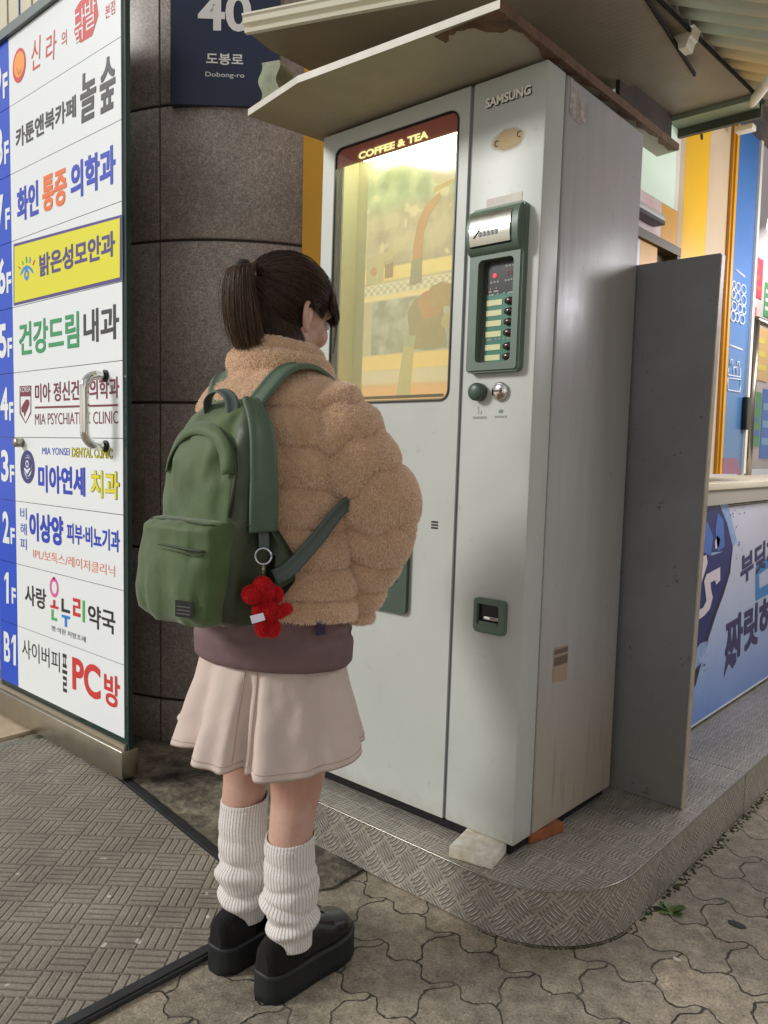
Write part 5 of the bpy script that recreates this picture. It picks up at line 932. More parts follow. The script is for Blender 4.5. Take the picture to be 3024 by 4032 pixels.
# hair curves helper -------------------------------------------------
def strands(name, P, radius, m, parent, tip=0.25, r_arr=None):
    """P: (n, k, 3) array of strand points"""
    n, k_ = P.shape[:2]; hc = bpy.data.hair_curves.new(name); hc.add_curves([k_]*n)
    hc.attributes['position'].data.foreach_set('vector', np.ascontiguousarray(P, dtype=np.float32).ravel())
    ra = hc.attributes.get('radius') or hc.attributes.new('radius', 'FLOAT', 'POINT')
    w_ = np.tile(np.linspace(1, tip, k_), n)*radius; ra.data.foreach_set('value', w_.astype(np.float32)); hc.materials.append(m)
    o = bpy.data.objects.new(name, hc); COL.objects.link(o); o.parent = parent; return o
def hairmat(name, c1, c2, rough=0.4, scale=90.0):
    m, k = newmat(name); nn_ = k.n.new('ShaderNodeHairInfo').outputs['Random']
    k.l.new(k.ramp(nn_, [(0.0, c1), (1.0, c2)]), k.p.inputs['Base Color']); k.p.inputs['Roughness'].default_value = rough; k.p.inputs['Specular IOR Level'].default_value = 0.35; return m
HAIRM = hairmat('hair_brown', (0.016, 0.009, 0.006), (0.075, 0.040, 0.021), 0.4); HAIRT = hairmat('hair_tail_brown', (0.020, 0.010, 0.006), (0.15, 0.082, 0.042), 0.42); CAPM = mat('hair_base', (0.012, 0.007, 0.005, 1), 0.5)
RX, RY, RZ = .0765, .0925, .0885
T = Vector((0.0, -.062, 1.412)); Tl = HR.transposed() @ (T-HP)
td = Vector((Tl.x/RX, Tl.y/RY, Tl.z/RZ)).normalized()
g = MB(); rings = []
# skull cap, face left open
capv, capf = [], []
nu, nv = 48, 30
g.ell((0, 0, 0), (RX, RY, RZ), CAPM, nu, nv)
keep = []
def facearea(q):                                       # q unit direction: true where skin shows
    return (q.y > 0.42 and q.z < 0.36) or (q.y > -0.05 and q.z < -0.22) or (q.y > 0.22 and q.z < 0.05)
for f, s_ in zip(g.f, g.sm):
    c_ = sum((Vector((g.v[i][0]/RX, g.v[i][1]/RY, g.v[i][2]/RZ)) for i in f), Vector())/len(f)
    if not facearea(c_.normalized()): keep.append(f)
h = MB(); h.v = [tuple(H(v)) for v in g.v]; h.f = keep; h.mi = [0]*len(keep); h.sm = [True]*len(keep); h.uv = [[(0, 0)]*len(f) for f in keep]; h.mats = [CAPM]
h.ell((0, .004, 1.300), (.060, .058, .076), CAPM, 28, 16); hair = h.build('hair', person)
r_ = np.random.default_rng(3); st = []
def ellpt(q, off): return H((q.x*(RX+off), q.y*(RY+off), q.z*(RZ+off)))
n_s = 0
while n_s < 8000:
    q = Vector(r_.normal(size=3)).normalized()
    if facearea(q) or q.dot(td) > 0.97: continue
    if q.z < -0.35 and q.y > -0.2: continue
    off = r_.uniform(.001, .0075) if r_.random() < .97 else r_.uniform(.007, .013); k_ = 9; P = []
    tq = (td+Vector(r_.normal(size=3))*0.10).normalized()
    bow = Vector(r_.normal(size=3))*(0.035 if r_.random() < .93 else .10)
    for j in range(k_):
        t = j/(k_-1); t2 = t*t*(3-2*t)*0.5+t*0.5; qq = (q*(1-t2)+tq*t2); qq = (qq+bow*math.sin(math.pi*t)).normalized(); P.append(ellpt(qq, off*(1-0.25*t)+.002*math.sin(math.pi*t)))
    st.append(P); n_s += 1
# nape and neck hair running up to the tie
for i in range(1500):
    a = r_.uniform(-3.4, 0.25); zz = r_.uniform(1.235, 1.285); p0 = Vector((.062*math.cos(a), .004+.060*math.sin(a), zz)); p2 = Vector((.030*math.cos(a), -.055+.012*r_.normal(), 1.385+0.02*r_.random())); p1 = Vector((.066*math.cos(a), .0+.066*math.sin(a), 1.325))
    st.append([tuple(p0*(1-t)**2+p1*2*t*(1-t)+p2*t*t+Vector(r_.normal(size=3))*0.0006) for t in np.linspace(0, 1, 9)])
strands('hair_strands', np.array([[tuple(p) for p in s_] for s_ in st]), 0.00052, HAIRM, hair, 0.7)
# fringe falling over the forehead and the lock before the ear
st = []
for i in range(1500):
    a = r_.uniform(-1.25, 1.25); q0 = Vector((math.sin(a)*0.55, 0.45+0.2*r_.random(), 0.80)).normalized(); q1 = Vector((math.sin(a)*0.98, math.cos(a)*0.92+0.05, 0.42+0.12*r_.random()-0.15*abs(a)/1.25)).normalized(); q2_ = Vector((math.sin(a)*1.0, math.cos(a), 0.16-0.16*r_.random()-0.10*abs(a)/1.25)); off = r_.uniform(.002, .009); P = []
    for t in np.linspace(0, 1, 9): qq = q0*(1-t)**2+q1*2*t*(1-t)+q2_*t*t; P.append(tuple(ellpt(qq.normalized(), off+.012*t*t)))
    st.append(P)
for s_ in (-1, 1):
    for i in range(140):
        q0 = Vector((s_*(0.93), 0.16+0.12*r_.random(), 0.28)).normalized(); off = r_.uniform(.001, .006); P = []; ln = r_.uniform(0.25, 0.55)
        for t in np.linspace(0, 1, 9): qq = (q0+Vector((0, 0.16*t*r_.random(), -ln*t))).normalized(); P.append(tuple(ellpt(qq, off-.002*t)))
        st.append(P)
for i in range(5):
    y0 = r_.uniform(-.004, .004); st.append([tuple(H((.052+.004*t, .088+y0+.010*t, .0-.065*t+.01*math.sin(3*t))) ) for t in np.linspace(0, 1, 9)])
strands('fringe', np.array(st), 0.00055, HAIRM, hair, 0.5)
# ponytail
spine = smooth_path([(0, -.060, 1.410), (0, -.078, 1.428), (0.002, -.092, 1.412), (.003, -.093, 1.365), (.004, -.084, 1.315), (.006, -.070, 1.280)], 16)
g = MB(); g.tube([tuple(p) for p in spine[:15]], np.interp(np.linspace(0, 1, 15), [0, .15, .45, .8, 1], [.006, .010, .015, .015, .006]), CAPM, 14); tail = g.build('ponytail', person)
st = []; clump = [(r_.random(), r_.random(), r_.uniform(0, 2*math.pi), math.sqrt(r_.random())) for _ in range(40)]
for i in range(5200):
    cl_ = clump[i % 40]; a = cl_[2]+r_.normal()*0.35; rr = min(1.0, abs(cl_[3]+r_.normal()*0.16)); end = r_.uniform(0.80, 1.03) if r_.random() < 0.85 else r_.uniform(0.6, 0.9); P = []; j1, j2 = r_.normal(), r_.normal()
    for t in np.linspace(0, 1, 12):
        u_ = min(t*end, 1.0)*15; k_ = min(int(u_), 14); f = u_-k_; c_ = spine[k_].lerp(spine[k_+1], f); wd = np.interp(t, [0, .12, .45, .8, 1], [.006, .0145, .022, .026, .022])
        P.append((c_.x+math.cos(a)*rr*wd*1.25+.006*j1*t*t+.0022*math.sin(5*t+6*clump[i % 40][0]+.5*j1), c_.y+math.sin(a)*rr*wd*0.8+.006*j2*t*t+.0022*math.sin(4*t+6*clump[i % 40][1]+.5*j2), c_.z+.004*math.sin(a)*rr-(0.012*t*t*r_.random() if t > .9 else 0)))
    st.append(P)
strands('ponytail_strands', np.array(st), 0.0005, HAIRT, tail, 0.6)
g = MB(); c_ = Vector((0, -.066, 1.416)); g.tube([c_+Vector((.014*math.cos(a), -.004*math.sin(a), .014*math.sin(a)+.0)) for a in np.linspace(0, 2*math.pi, 20)], .0022, mat('hair_tie', RGB(214, 190, 222), 0.5), 8); g.build('hair_tie', tail)
st = []
for i in range(110):
    q = Vector(r_.normal(size=3)).normalized()
    if facearea(q) or q.z < -.2: continue
    d_ = Vector(r_.normal(size=3))*0.25+(td-q)*0.5; ln = r_.uniform(.015, .045); p0 = Vector(ellpt(q, .005)); nn_ = HR @ Vector((q.x, q.y, q.z)); dd_ = HR @ d_
    st.append([tuple(p0+dd_*ln*t*2+nn_*.010*math.sin(2.4*t)-Vector((0, 0, .014*t*t))) for t in np.linspace(0, 1, 9)])
strands('loose_hair', np.array(st), 0.00034, HAIRT, hair, 0.4)

# coat ----------------------------------------------------------------
m, k = newmat('coat_fabric'); ob = k.coord('Object'); n1 = k.noise(ob, 150.0, 4.0, 0.7); n2 = k.noise(ob, 14.0, 4.0, 0.6)
cc = k.ramp(n1, [(0.3, (0.48, 0.30, 0.175)), (0.7, (0.70, 0.47, 0.30))]); cc = k.mix(1.0, cc, k.ramp(n2, [(0.3, (0.88, 0.86, 0.84)), (0.7, (1.08, 1.08, 1.06))]), 'MULTIPLY'); k.l.new(cc, k.p.inputs['Base Color']); k.p.inputs['Roughness'].default_value = 0.9; k.p.inputs['Sheen Weight'].default_value = 0.4; k.p.inputs['Sheen Roughness'].default_value = 0.5
k.l.new(k.bump(n1, 0.7, 0.004), k.p.inputs['Normal']); COATM = m
FUR = hairmat('coat_fur', (0.84, 0.62, 0.46), (0.98, 0.82, 0.66), 0.8)
def puff(d):                                            # d: distance along in units of segments -> 0 at seams, 1 mid
    return abs(math.sin(math.pi*d))**0.33
seamz = [0.735, 0.800, 0.868, 0.940, 1.012, 1.085, 1.155, 1.225, 1.30]
prof = [(0.728, .172, .124, .004), (0.742, .184, .140, .0), (0.80, .188, .150, -.004), (0.87, .186, .152, -.008), (0.95, .184, .152, -.010), (1.03, .184, .150, -.010), (1.10, .184, .146, -.008), (1.16, .176, .134, -.003), (1.20, .156, .118, .004), (1.235, .112, .094, .010), (1.262, .085, .080, .014)]
pz = [p[0] for p in prof]
g = MB(); rings = []; NA = 150
for z in np.arange(0.742, 1.2625, 0.0045):
    rx, ry, cy = (np.interp(z, pz, [p[i] for p in prof]) for i in (1, 2, 3)); ring_ = []
    for j in range(NA):
        t = 2*math.pi*j/NA; zs = z+0.004*math.sin(2*t+0.6)+0.0045*noise.noise(Vector((math.cos(t)*1.6, math.sin(t)*1.6, z*5)))
        kk = np.searchsorted(seamz, zs)-1; kk = min(max(kk, 0), len(seamz)-2); d = (zs-seamz[kk])/(seamz[kk+1]-seamz[kk]); amp = 0.020*(1 if z < 1.17 else max(0.3, (1.262-z)/0.09))
        w_ = amp*(puff(min(max(d, 0), 1))-0.75)+0.007*noise.noise(Vector((math.cos(t)*3.0, math.sin(t)*3.0, z*14)))
        zr = z+0.026*max(0, math.cos(t+0.45))*min(1, max(0, (0.84-z)/0.098)); ring_.append(((rx+w_)*math.cos(t), cy+(ry+w_)*math.sin(t), zr))
    rings.append(ring_)
g.loft(rings, COATM)
def sleeve(s_):
    lx_, ly_ = (1, 0) if s_ > 0 else (.86, .022)
    P = smooth_path([(s_*x_*lx_, y_+ly_, z_) for x_, y_, z_ in ((.118, .006, 1.190), (.146, .024, 1.130), (.178, .052, 1.055), (.203, .088, .975), (.158, .104, .892), (.122, .108, .815), (.106, .104, .752))], 120)
    R_ = np.interp(np.linspace(0, 1, 120), [0, .06, .2, .42, .62, .8, .92, 1], [.046, .064, .078, .080, .076, .066, .056, .050]); rows = []; a = Vector((1, 0, 0)); n_ = 64
    for i, p in enumerate(P):
        t = (P[min(i+1, 119)]-P[max(i-1, 0)]).normalized(); a = (a-t*a.dot(t)).normalized(); bb = t.cross(a); row = []
        for j in range(n_):
            th = 2*math.pi*j/n_; s0 = i/119*7.4+0.16*math.sin(th+0.9*s_)+0.22*noise.noise(Vector((math.cos(th)*1.3+s_*5, math.sin(th)*1.3, i*0.035))); w_ = 0.018*min(1, i/22)*(puff(s0)-0.8)+0.004*noise.noise(Vector((math.cos(th)*1.8, math.sin(th)*1.8+s_*9, i*0.08)))
            row.append(p+(a*math.cos(th)+bb*math.sin(th))*(R_[i]+w_))
        rows.append(row)
    g.loft(rows, COATM)
sleeve(1); sleeve(-1)
# stand collar, two soft rolls
for zc, rx, ry, rr in ((1.240, .090, .086, .022), (1.268, .076, .074, .0165)):
    rows = []
    for j in range(72):
        t = 2*math.pi*j/72; nb_ = .004*noise.noise(Vector((math.cos(t)*2, math.sin(t)*2, zc*9))); tilt_ = -.016*math.sin(t)*0-.010*math.cos(t*2)*0
        c_ = Vector(((rx+nb_)*math.cos(t), .012+(ry+nb_)*math.sin(t), zc-.012*math.sin(t)+nb_)); e1 = Vector((math.cos(t), math.sin(t), 0)); rows.append([c_+e1*rr*0.75*math.cos(a)+Vector((0, 0, rr*1.1*math.sin(a))) for a in -np.linspace(0, 2*math.pi, 16, endpoint=False)])
    rows.append(rows[0]); g.loft(rows, COATM, False, False)
coat = g.build('fur_coat', person)
# plush pile
me = coat.data; me.calc_loop_triangles(); tri = np.array([t.vertices[:] for t in me.loop_triangles]); V = np.array([v.co[:] for v in me.vertices]); NRM = np.array([n_.vector[:] for n_ in me.vertex_normals])
def pile(tri, V, NRM, n, ln, jitter, rngs, gravity=0.35, facing=None, k_=4):
    A, B_, C_ = V[tri[:, 0]], V[tri[:, 1]], V[tri[:, 2]]; ar = np.linalg.norm(np.cross(B_-A, C_-A), axis=1); ctr = (A+B_+C_)/3
    if facing is not None: ar = ar*facing(ctr, np.cross(B_-A, C_-A))
    cs = np.cumsum(ar); ii = np.minimum(np.searchsorted(cs, rngs.random(n)*cs[-1]), len(tri)-1); u_ = rngs.random(n); v_ = rngs.random(n); fl_ = u_+v_ > 1; u_[fl_] = 1-u_[fl_]; v_[fl_] = 1-v_[fl_]
    w0 = (1-u_-v_)[:, None]; P0 = A[ii]*w0+B_[ii]*u_[:, None]+C_[ii]*v_[:, None]; Nn = NRM[tri[ii, 0]]*w0+NRM[tri[ii, 1]]*u_[:, None]+NRM[tri[ii, 2]]*v_[:, None]; Nn /= np.maximum(np.linalg.norm(Nn, axis=1), 1e-6)[:, None]
    # neighbouring hairs lean together in tufts
    tuft = np.sin(P0 @ np.array([[310., 170., 90.], [-120., 260., 205.], [140., -90., 290.]]))*0.15+np.sin(P0 @ np.array([[61., 35., 120.], [-80., 90., 44.], [70., -51., 66.]]))*0.14
    D = Nn+tuft+rngs.normal(size=(n, 3))*jitter+np.array([0, 0, -gravity]); D /= np.linalg.norm(D, axis=1)[:, None]
    L_ = ln*(0.65+0.7*rngs.random(n))[:, None]; out = np.empty((n, k_, 3))
    for j in range(k_): t = j/(k_-1); out[:, j] = P0-Nn*0.0005+(Nn*0.35*t*(1-t)*2+D*t)*L_+np.array([0, 0, -1])*L_*0.25*t*t
    return out
vd = np.array([0.664, -0.747, 0.08])
def seen(ctr, nrm_):
    nn_ = nrm_/np.maximum(np.linalg.norm(nrm_, axis=1), 1e-9)[:, None]; return np.clip(nn_ @ vd+0.55, 0.08, 1.0)
strands('coat_pile', pile(tri, V, NRM, 140000, 0.0036, 0.26, np.random.default_rng(5), facing=seen), 0.00050, FUR, coat, 0.3)
g = MB(); g.ell((.108, .104, .748), (.038, .036, .012), mat('sleeve_dark', RGB(34, 26, 24), 0.9)); g.build('cuff_shade_disc', coat)  # dark disc stands in for the shaded inside of the sleeve

# sweater hem
m, k = newmat('sweater'); ob = k.coord('Object'); c = k.sep(ob); n1 = k.noise(ob, 9.0, 4.0, 0.6); cc = k.ramp(n1, [(0.3, (0.150, 0.092, 0.096)), (0.7, (0.205, 0.130, 0.134))]); k.l.new(cc, k.p.inputs['Base Color']); k.p.inputs['Roughness'].default_value = 0.85; k.l.new(k.bump(k.noise(ob, 400.0, 2.0), 0.25, 0.002), k.p.inputs['Normal']); SWM = m
def ringloft(zs, fr_, NA, m, name, parent, cap=False, uvn=None):
    g = MB(); rows, uvs = [], []
    for z in zs:
        rows.append([fr_(z, 2*math.pi*j/NA) for j in range(NA+1)])
        uvs += [(j/NA, z) for j in range(NA+1)]
    g.loft(rows, m, False, False, closed=False, uvs=uvs); return g.build(name, parent)
def sw(z, t):
    rx = np.interp(z, [.648, .655, .69, .705, .80], [.166, .172, .174, .172, .162]); ry = np.interp(z, [.648, .655, .69, .705, .80], [.141, .147, .150, .147, .136])
    zz = z+.010*math.cos(t+1.4)+.018; w_ = .006*nz3((math.cos(t)*.15, math.sin(t)*.15, z), 22)*(1 if z > .70 else .3)+(-.0025 if .704 < z < .712 else 0)+0.007*max(0, (z-.70)/.1)*math.sin(26*z*2+5*math.sin(t*3))
    return ((rx+w_)*math.cos(t), .0+(ry+w_)*math.sin(t), zz)
sweater = ringloft([.662, .655, .650, .648, .650, .656]+list(np.arange(.662, .81, .006)), sw, 120, SWM, 'sweater', person)
g = MB(); PUR = mat('emblem_purple', RGB(52, 34, 72), 0.6)
for i in range(3):
    t = rad(-16+2.3*i); rx, ry = .176, .151; g.box((-.0045, -.001, 0), (.0045, .001, .028), PUR) if False else None
    p = Vector((rx*math.cos(t), ry*math.sin(t), .746)); tn = Vector((-math.sin(t)*rx, math.cos(t)*ry, 0)).normalized(); nn_ = Vector((math.cos(t)/rx, math.sin(t)/ry, 0)).normalized(); w_ = tn*.0032; p = p+nn_*.006
    g.add([p-w_, p+w_, p+w_+Vector((0, 0, .030)), p-w_+Vector((0, 0, .030))], [(0, 1, 2, 3)], PUR)
g.build('emblem', sweater)

# skirt
m, k = newmat('skirt_cotton'); ob = k.coord('Object'); n1 = k.noise(ob, 7.0, 5.0, 0.6); n2 = k.noise(ob, 700.0, 1.0); n3 = k.noise(ob, 24.0, 5.0, 0.62)
cc = k.ramp(n1, [(0.3, (0.60, 0.485, 0.435)), (0.7, (0.68, 0.555, 0.50))]); k.l.new(cc, k.p.inputs['Base Color']); k.p.inputs['Roughness'].default_value = 0.8; k.l.new(k.bump(n2, 0.15, 0.001, k.bump(k.math('ADD', n3, k.math('MULTIPLY', k.step(k.math('ABSOLUTE', k.math('SUBTRACT', k.noise(ob, 9.0, 1.0, 0.4), 0.5)), 0.0, 0.20), 0.4)), 0.4, 0.006)), k.p.inputs['Normal']); SKM = m
def gs(t, t0, w): d = (t-rad(t0)+math.pi) % (2*math.pi)-math.pi; return math.exp(-(d/rad(w))**2)
def skf(z, t):
    f = (0.70-z)/0.205; f = min(max(f, 0), 1.05); rx = .149+.053*f; ry = .122+.062*f
    w_ = -0.026*f*gs(t, -63, 3.6)-0.016*f*gs(t, -56, 2.2)+0.010*f*gs(t, -70, 5)+0.008*f*gs(t, -50, 7)+0.018*f*gs(t, -84, 8)-0.020*f*gs(t, -100, 7)+0.016*f*gs(t, -118, 9)-0.016*f*gs(t, -142, 9)+0.044*f*f*gs(t, 190, 26)-0.014*f*gs(t, -155, 6)
    w_ += -0.010*f*gs(t, 30, 8)+.006*f*gs(t, 5, 14)-.006*f*gs(t, -15, 5)+.008*f*math.sin(4*t+1)*.4+0.005*noise.noise(Vector((math.cos(t)*1.5, math.sin(t)*1.5, z*9)))+.003*noise.noise(Vector((math.cos(t)*5, math.sin(t)*5, z*22)))
    w_ *= 1.3
    zz = z+(0.010*math.sin(3*t+0.5)+.012*gs(t, 180, 40))*f*f+(.004*gs(t, -63, 5)*f)
    return ((rx+w_)*math.cos(t), (ry+w_)*math.sin(t), zz)
def skf_in(z, t): x, y, zz = skf(z, t); return (x*.985, y*.985, zz+.002)
g = MB(); NA = 300; zs = list(np.arange(.70, .4949, -.005)); rows = [[skf(z, 2*math.pi*j/NA) for j in range(NA+1)] for z in zs]+[[skf_in(z, 2*math.pi*j/NA) for j in range(NA+1)] for z in (.495, .51, .55)]
g.loft(rows, SKM, False, False, closed=False); skirt_ = g.build('skirt', person)
g = MB(); STI = mat('skirt_stitch', RGB(184, 158, 146), 0.9)
for t0 in (-66.5, -57.5): g.tube([tuple(Vector(skf(z, rad(t0)))*1.002) for z in np.arange(.69, .50, -.01)], .0010, STI, 5)
g.tube([tuple(Vector((skf(.507, t)[0]*1.003, skf(.507, t)[1]*1.003, skf(.507, t)[2]))) for t in np.linspace(0, 2*math.pi, 160)], .0007, STI, 5); g.build('stitching', skirt_)

# leg warmers: ribbed tubes slumped into folds
m, k = newmat('knit_rib'); uv = k.n.new('ShaderNodeTexCoord').outputs['UV']; c = k.sep(uv); ob = k.coord('Object')
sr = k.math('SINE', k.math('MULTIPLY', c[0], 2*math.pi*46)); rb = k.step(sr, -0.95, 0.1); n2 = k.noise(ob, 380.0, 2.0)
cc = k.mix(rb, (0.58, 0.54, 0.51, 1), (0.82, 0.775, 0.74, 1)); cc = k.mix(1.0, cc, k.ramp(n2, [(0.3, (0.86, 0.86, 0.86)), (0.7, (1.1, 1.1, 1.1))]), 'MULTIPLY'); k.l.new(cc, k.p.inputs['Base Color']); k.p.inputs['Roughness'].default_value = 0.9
k.l.new(k.bump(k.math('ADD', rb, k.math('MULTIPLY', n2, 0.4)), 0.6, 0.002), k.p.inputs['Normal']); k.p.inputs['Sheen Weight'].default_value = 0.2; KNIT = m
def warmer(cx, cy, z0, z1, seed, lean, folds):
    def f(z, t):
        q = (z-z0)/(z1-z0); q = min(max(q, 0), 1); base = np.interp(q, [0, .12, .2, .35, .5, .62, .8, 1], [.041, .042, .049, .054, .0545, .053, .051, .050]); yc = np.interp(z, [.08, .17, .30, .42], [-.003, -.006, -.013, .0])
        ph = 1.0*math.sin(t+seed)+0.6*math.sin(2*t+seed*2); w_ = 0.0
        for zc, am, wd, tl in folds:
            d = (q-zc-tl*math.sin(t-seed)*0.5)/wd; w_ += am*math.exp(-d*d)*(0.75+0.45*math.sin(t*1+seed*3+zc*9))-0.6*am*math.exp(-((d-1.35)*1.7)**2)
        w_ += .0018*noise.noise(Vector((math.cos(t)*2, math.sin(t)*2, z*30+seed)))
        r0 = base+w_; return (cx+lean*(1-q)*0.5*0+r0*math.cos(t), yc+r0*0.98*math.sin(t), z-.008*math.sin(t-seed)*(1-q)*0+ .006*math.sin(t)*(q > .95))
    zs = [z1-.012, z1-.002, z1]+list(np.arange(z1-.003, z0, -.0025))+[z0, z0+.003, z0+.012]
    g = MB(); rows, uvs = [], []; NA = 160
    for i, z in enumerate(zs):
        inn_ = 0.93 if (i < 2 or i >= len(zs)-2) else (0.975 if (i == 2 or i == len(zs)-3) else 1.0); row = []
        for j in range(NA+1): x, y, zz = f(z, 2*math.pi*j/NA); row.append((cx+(x-cx)*inn_, cy-.008+(y-cy+.008)*inn_, zz))
        rows.append(row); uvs += [(j/NA, z) for j in range(NA+1)]
    g.loft(rows, KNIT, False, False, closed=False, uvs=uvs); return g.build('leg_warmer', person)
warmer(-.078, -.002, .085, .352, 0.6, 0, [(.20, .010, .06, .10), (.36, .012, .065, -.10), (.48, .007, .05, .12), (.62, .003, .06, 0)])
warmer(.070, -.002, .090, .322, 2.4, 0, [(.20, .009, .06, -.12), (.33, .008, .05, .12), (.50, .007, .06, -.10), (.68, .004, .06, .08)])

# shoes: thick rubber platform, black leather upper, laces, black socks
RUB = mat('sole_rubber', RGB(24, 29, 31), 0.55, var=0.15, vscale=40, bump=0.3, bscale=200); LEA = mat('black_leather', RGB(20, 20, 22), 0.22, coat=0.3, bump=0.15, bscale=60); SOCK = mat('black_sock', RGB(18, 16, 17), 0.95, bump=0.5, bscale=300)
def halfw(t): return np.interp(t, [0, .04, .12, .3, .5, .68, .84, .93, .98, 1], [.012, .026, .035, .0375, .039, .0455, .043, .033, .018, .004])
def shoe(cx, cy, yaw):
    e = bpy.data.objects.new('shoe', None); COL.objects.link(e); e.parent = person; e.location = (cx, cy, 0); e.rotation_euler = (0, 0, yaw); e.empty_display_size = .05
    L_ = .250; ts = np.concatenate([np.linspace(0, .12, 9), np.linspace(.16, .84, 18), np.linspace(.87, 1, 10)])
    def outline(s, z, lift=0.0): 
        R_ = [(halfw(t)*s+(.004 if s > 1 else 0), (t-0.03)*L_*1.0, z+lift*max(0, (t-.8)/.2)**2) for t in ts]; return R_+[(-x, y, zz) for x, y, zz in reversed(R_)]
    g = MB(); g.loft([outline(.98, .0, .012), outline(1.06, .003, .012), outline(1.05, .02, .009), outline(1.04, .048, .006), outline(1.07, .052, .006), outline(1.07, .057, .006), outline(1.0, .0585, .006)], RUB)
    for i in range(16):
        t = .06+.9*i/15
        for sg in (-1, 1): g.ell((sg*halfw(t)*1.0, (t-.03)*L_, .003), (.006, .006, .004), RUB, 8, 5)
    g.build('platform_sole', e)
    g = MB(); rows = []
    for t in np.linspace(.015, .985, 40):
        w_ = halfw(t)*0.97; hh = np.interp(t, [0, .03, .15, .35, .5, .62, .78, .9, .97, 1], [.03, .055, .066, .066, .074, .060, .046, .036, .020, .008]); row = []
        for a in np.linspace(0, math.pi, 22): ca, sa_ = math.cos(a), math.sin(a); row.append((w_*math.copysign(abs(ca)**.8, ca), (t-.03)*L_+(.0 if t > .1 else 0), .056+hh*sa_**.75))
        rows.append(row)
    g.loft(rows[:14], SOCK, False, False, closed=False); g.loft(rows[13:], LEA, False, False, closed=False); g.add(rows[0], [tuple(range(len(rows[0])))], SOCK); up_ = g.build('leather_upper', e)
    g = MB()
    for i in range(3):
        t = .50+.06*i; y = (t-.03)*L_; z = .056+np.interp(t, [.5, .62, .78], [.064, .052, .044])+.003
        g.tube(smooth_path([(-.022, y, z-.012), (-.008, y+.004, z+.001), (.010, y+.010, z+.001), (.022, y+.012, z-.012)], 9), .0018, SOCK, 6)
    y = (.50-.03)*L_; z = .056+.068
    for sg in (-1, 1): g.tube(smooth_path([(0, y, z), (sg*.014, y-.004, z+.010), (sg*.026, y+.004, z-.004), (sg*.016, y+.010, z-.004), (0, y+.002, z)], 16), .0016, SOCK, 6)
    g.build('lace', up_)
    g = MB(); g.tube([(.031+.0*a, y+.012+.006*math.cos(a), .094+.006*math.sin(a)) for a in np.linspace(0, 2*math.pi, 14)], .0012, chrome, 6); g.build('eyelet_ring', up_)
    g = MB(); rows = []
    for y_, z_, rr in ((.072, .085, .030), (.074, .108, .028), (.076, .135, .027), (.077, .16, .026)): rows.append([(rr*math.cos(a), y_+rr*1.15*math.sin(a), z_) for a in np.linspace(0, 2*math.pi, 24, endpoint=False)])
    g.loft(rows, SOCK); g.ell((0, .105, .085), (.034, .075, .034), SOCK); g.build('sock', e)
shoe(.062, -.070, rad(2)); shoe(-.074, -.082, rad(3))

# ------------------------------------------------------------------ backpack
m, k = newmat('green_nylon'); ob = k.coord('Object'); n1 = k.noise(ob, 9.0, 5.0, 0.6); st = k.n.new('ShaderNodeMapping'); st.inputs['Scale'].default_value = (15, 15, 6); k.l.new(ob, st.inputs['Vector']); n2 = k.noise(st.outputs[0], 1.0, 4.0, 0.6); n3 = k.noise(ob, 900.0, 1.0)
cc = k.ramp(n1, [(0.3, (0.060, 0.100, 0.034)), (0.7, (0.094, 0.144, 0.052))]); k.l.new(cc, k.p.inputs['Base Color']); k.p.inputs['Roughness'].default_value = 0.6; k.p.inputs['Specular IOR Level'].default_value = 0.3; k.p.inputs['Sheen Weight'].default_value = 0.3
k.l.new(k.bump(n3, 0.12, 0.001, k.bump(k.math('ADD', n2, k.math('MULTIPLY', n1, 0.5)), 0.28, 0.012, k.bump(k.math('ADD', k.step(k.math('ABSOLUTE', k.math('SUBTRACT', k.noise(st.outputs[0], 0.9, 2.0, 0.5), 0.5)), 0.0, 0.22), k.step(k.math('ABSOLUTE', k.math('SUBTRACT', k.noise(ob, 13.0, 1.0, 0.4), 0.5)), 0.0, 0.24)), 0.30, 0.006))), k.p.inputs['Normal']); NYL = m
NYLD = mat('dark_green_and_shaded_nylon', RGB(56, 66, 46), 0.5, var=0.2, vscale=20, bump=0.3, bscale=60); PAD = mat('strap_pad', RGB(80, 100, 80), 0.55, var=0.08, vscale=20, bump=0.25, bscale=500); WEB = mat('webbing', RGB(84, 96, 92), 0.6, bump=0.4, bscale=700); PIPE = mat('bag_piping', RGB(58, 66, 46), 0.6)
bag = empty('backpack', 'green nylon backpack with a front pocket worn on the back of the tan fur coat', 'backpack', (BX+.050, BY+.010, ZG))
def brow(z, xc, hw_, yb, yf, n_=64, ex=2.6, seed=0.0, amp=0.0):
    row = []; cy_ = (yb+yf)/2; hy = abs(yb-yf)/2
    for j in range(n_):
        a = 2*math.pi*j/n_; ca, sa_ = math.cos(a), math.sin(a); x = xc+hw_*math.copysign(abs(ca)**(2/ex), ca); y = cy_+hy*math.copysign(abs(sa_)**(2/ex), sa_); w_ = amp*noise.noise(Vector((x*26+seed, y*26, z*5)))+amp*.55*noise.noise(Vector((x*55+seed, y*55, z*16)))
        row.append((x+w_*ca, y+w_*sa_, z))
    return row
BZ = [(.772, .075, -.150, -.205), (.778, .098, -.140, -.235), (.79, .108, -.136, -.252), (.82, .114, -.134, -.262), (.90, .116, -.134, -.262), (.98, .114, -.134, -.258), (1.06, .108, -.134, -.248), (1.11, .098, -.134, -.232), (1.14, .086, -.134, -.214), (1.160, .068, -.134, -.194), (1.170, .046, -.138, -.172)]
bzs = np.concatenate([[.772, .775, .778, .784], np.arange(.79, 1.135, .008), [1.14, 1.148, 1.155, 1.160, 1.165, 1.168, 1.170]])
XC = .006; BOFF = Vector((.048, .010, 0))
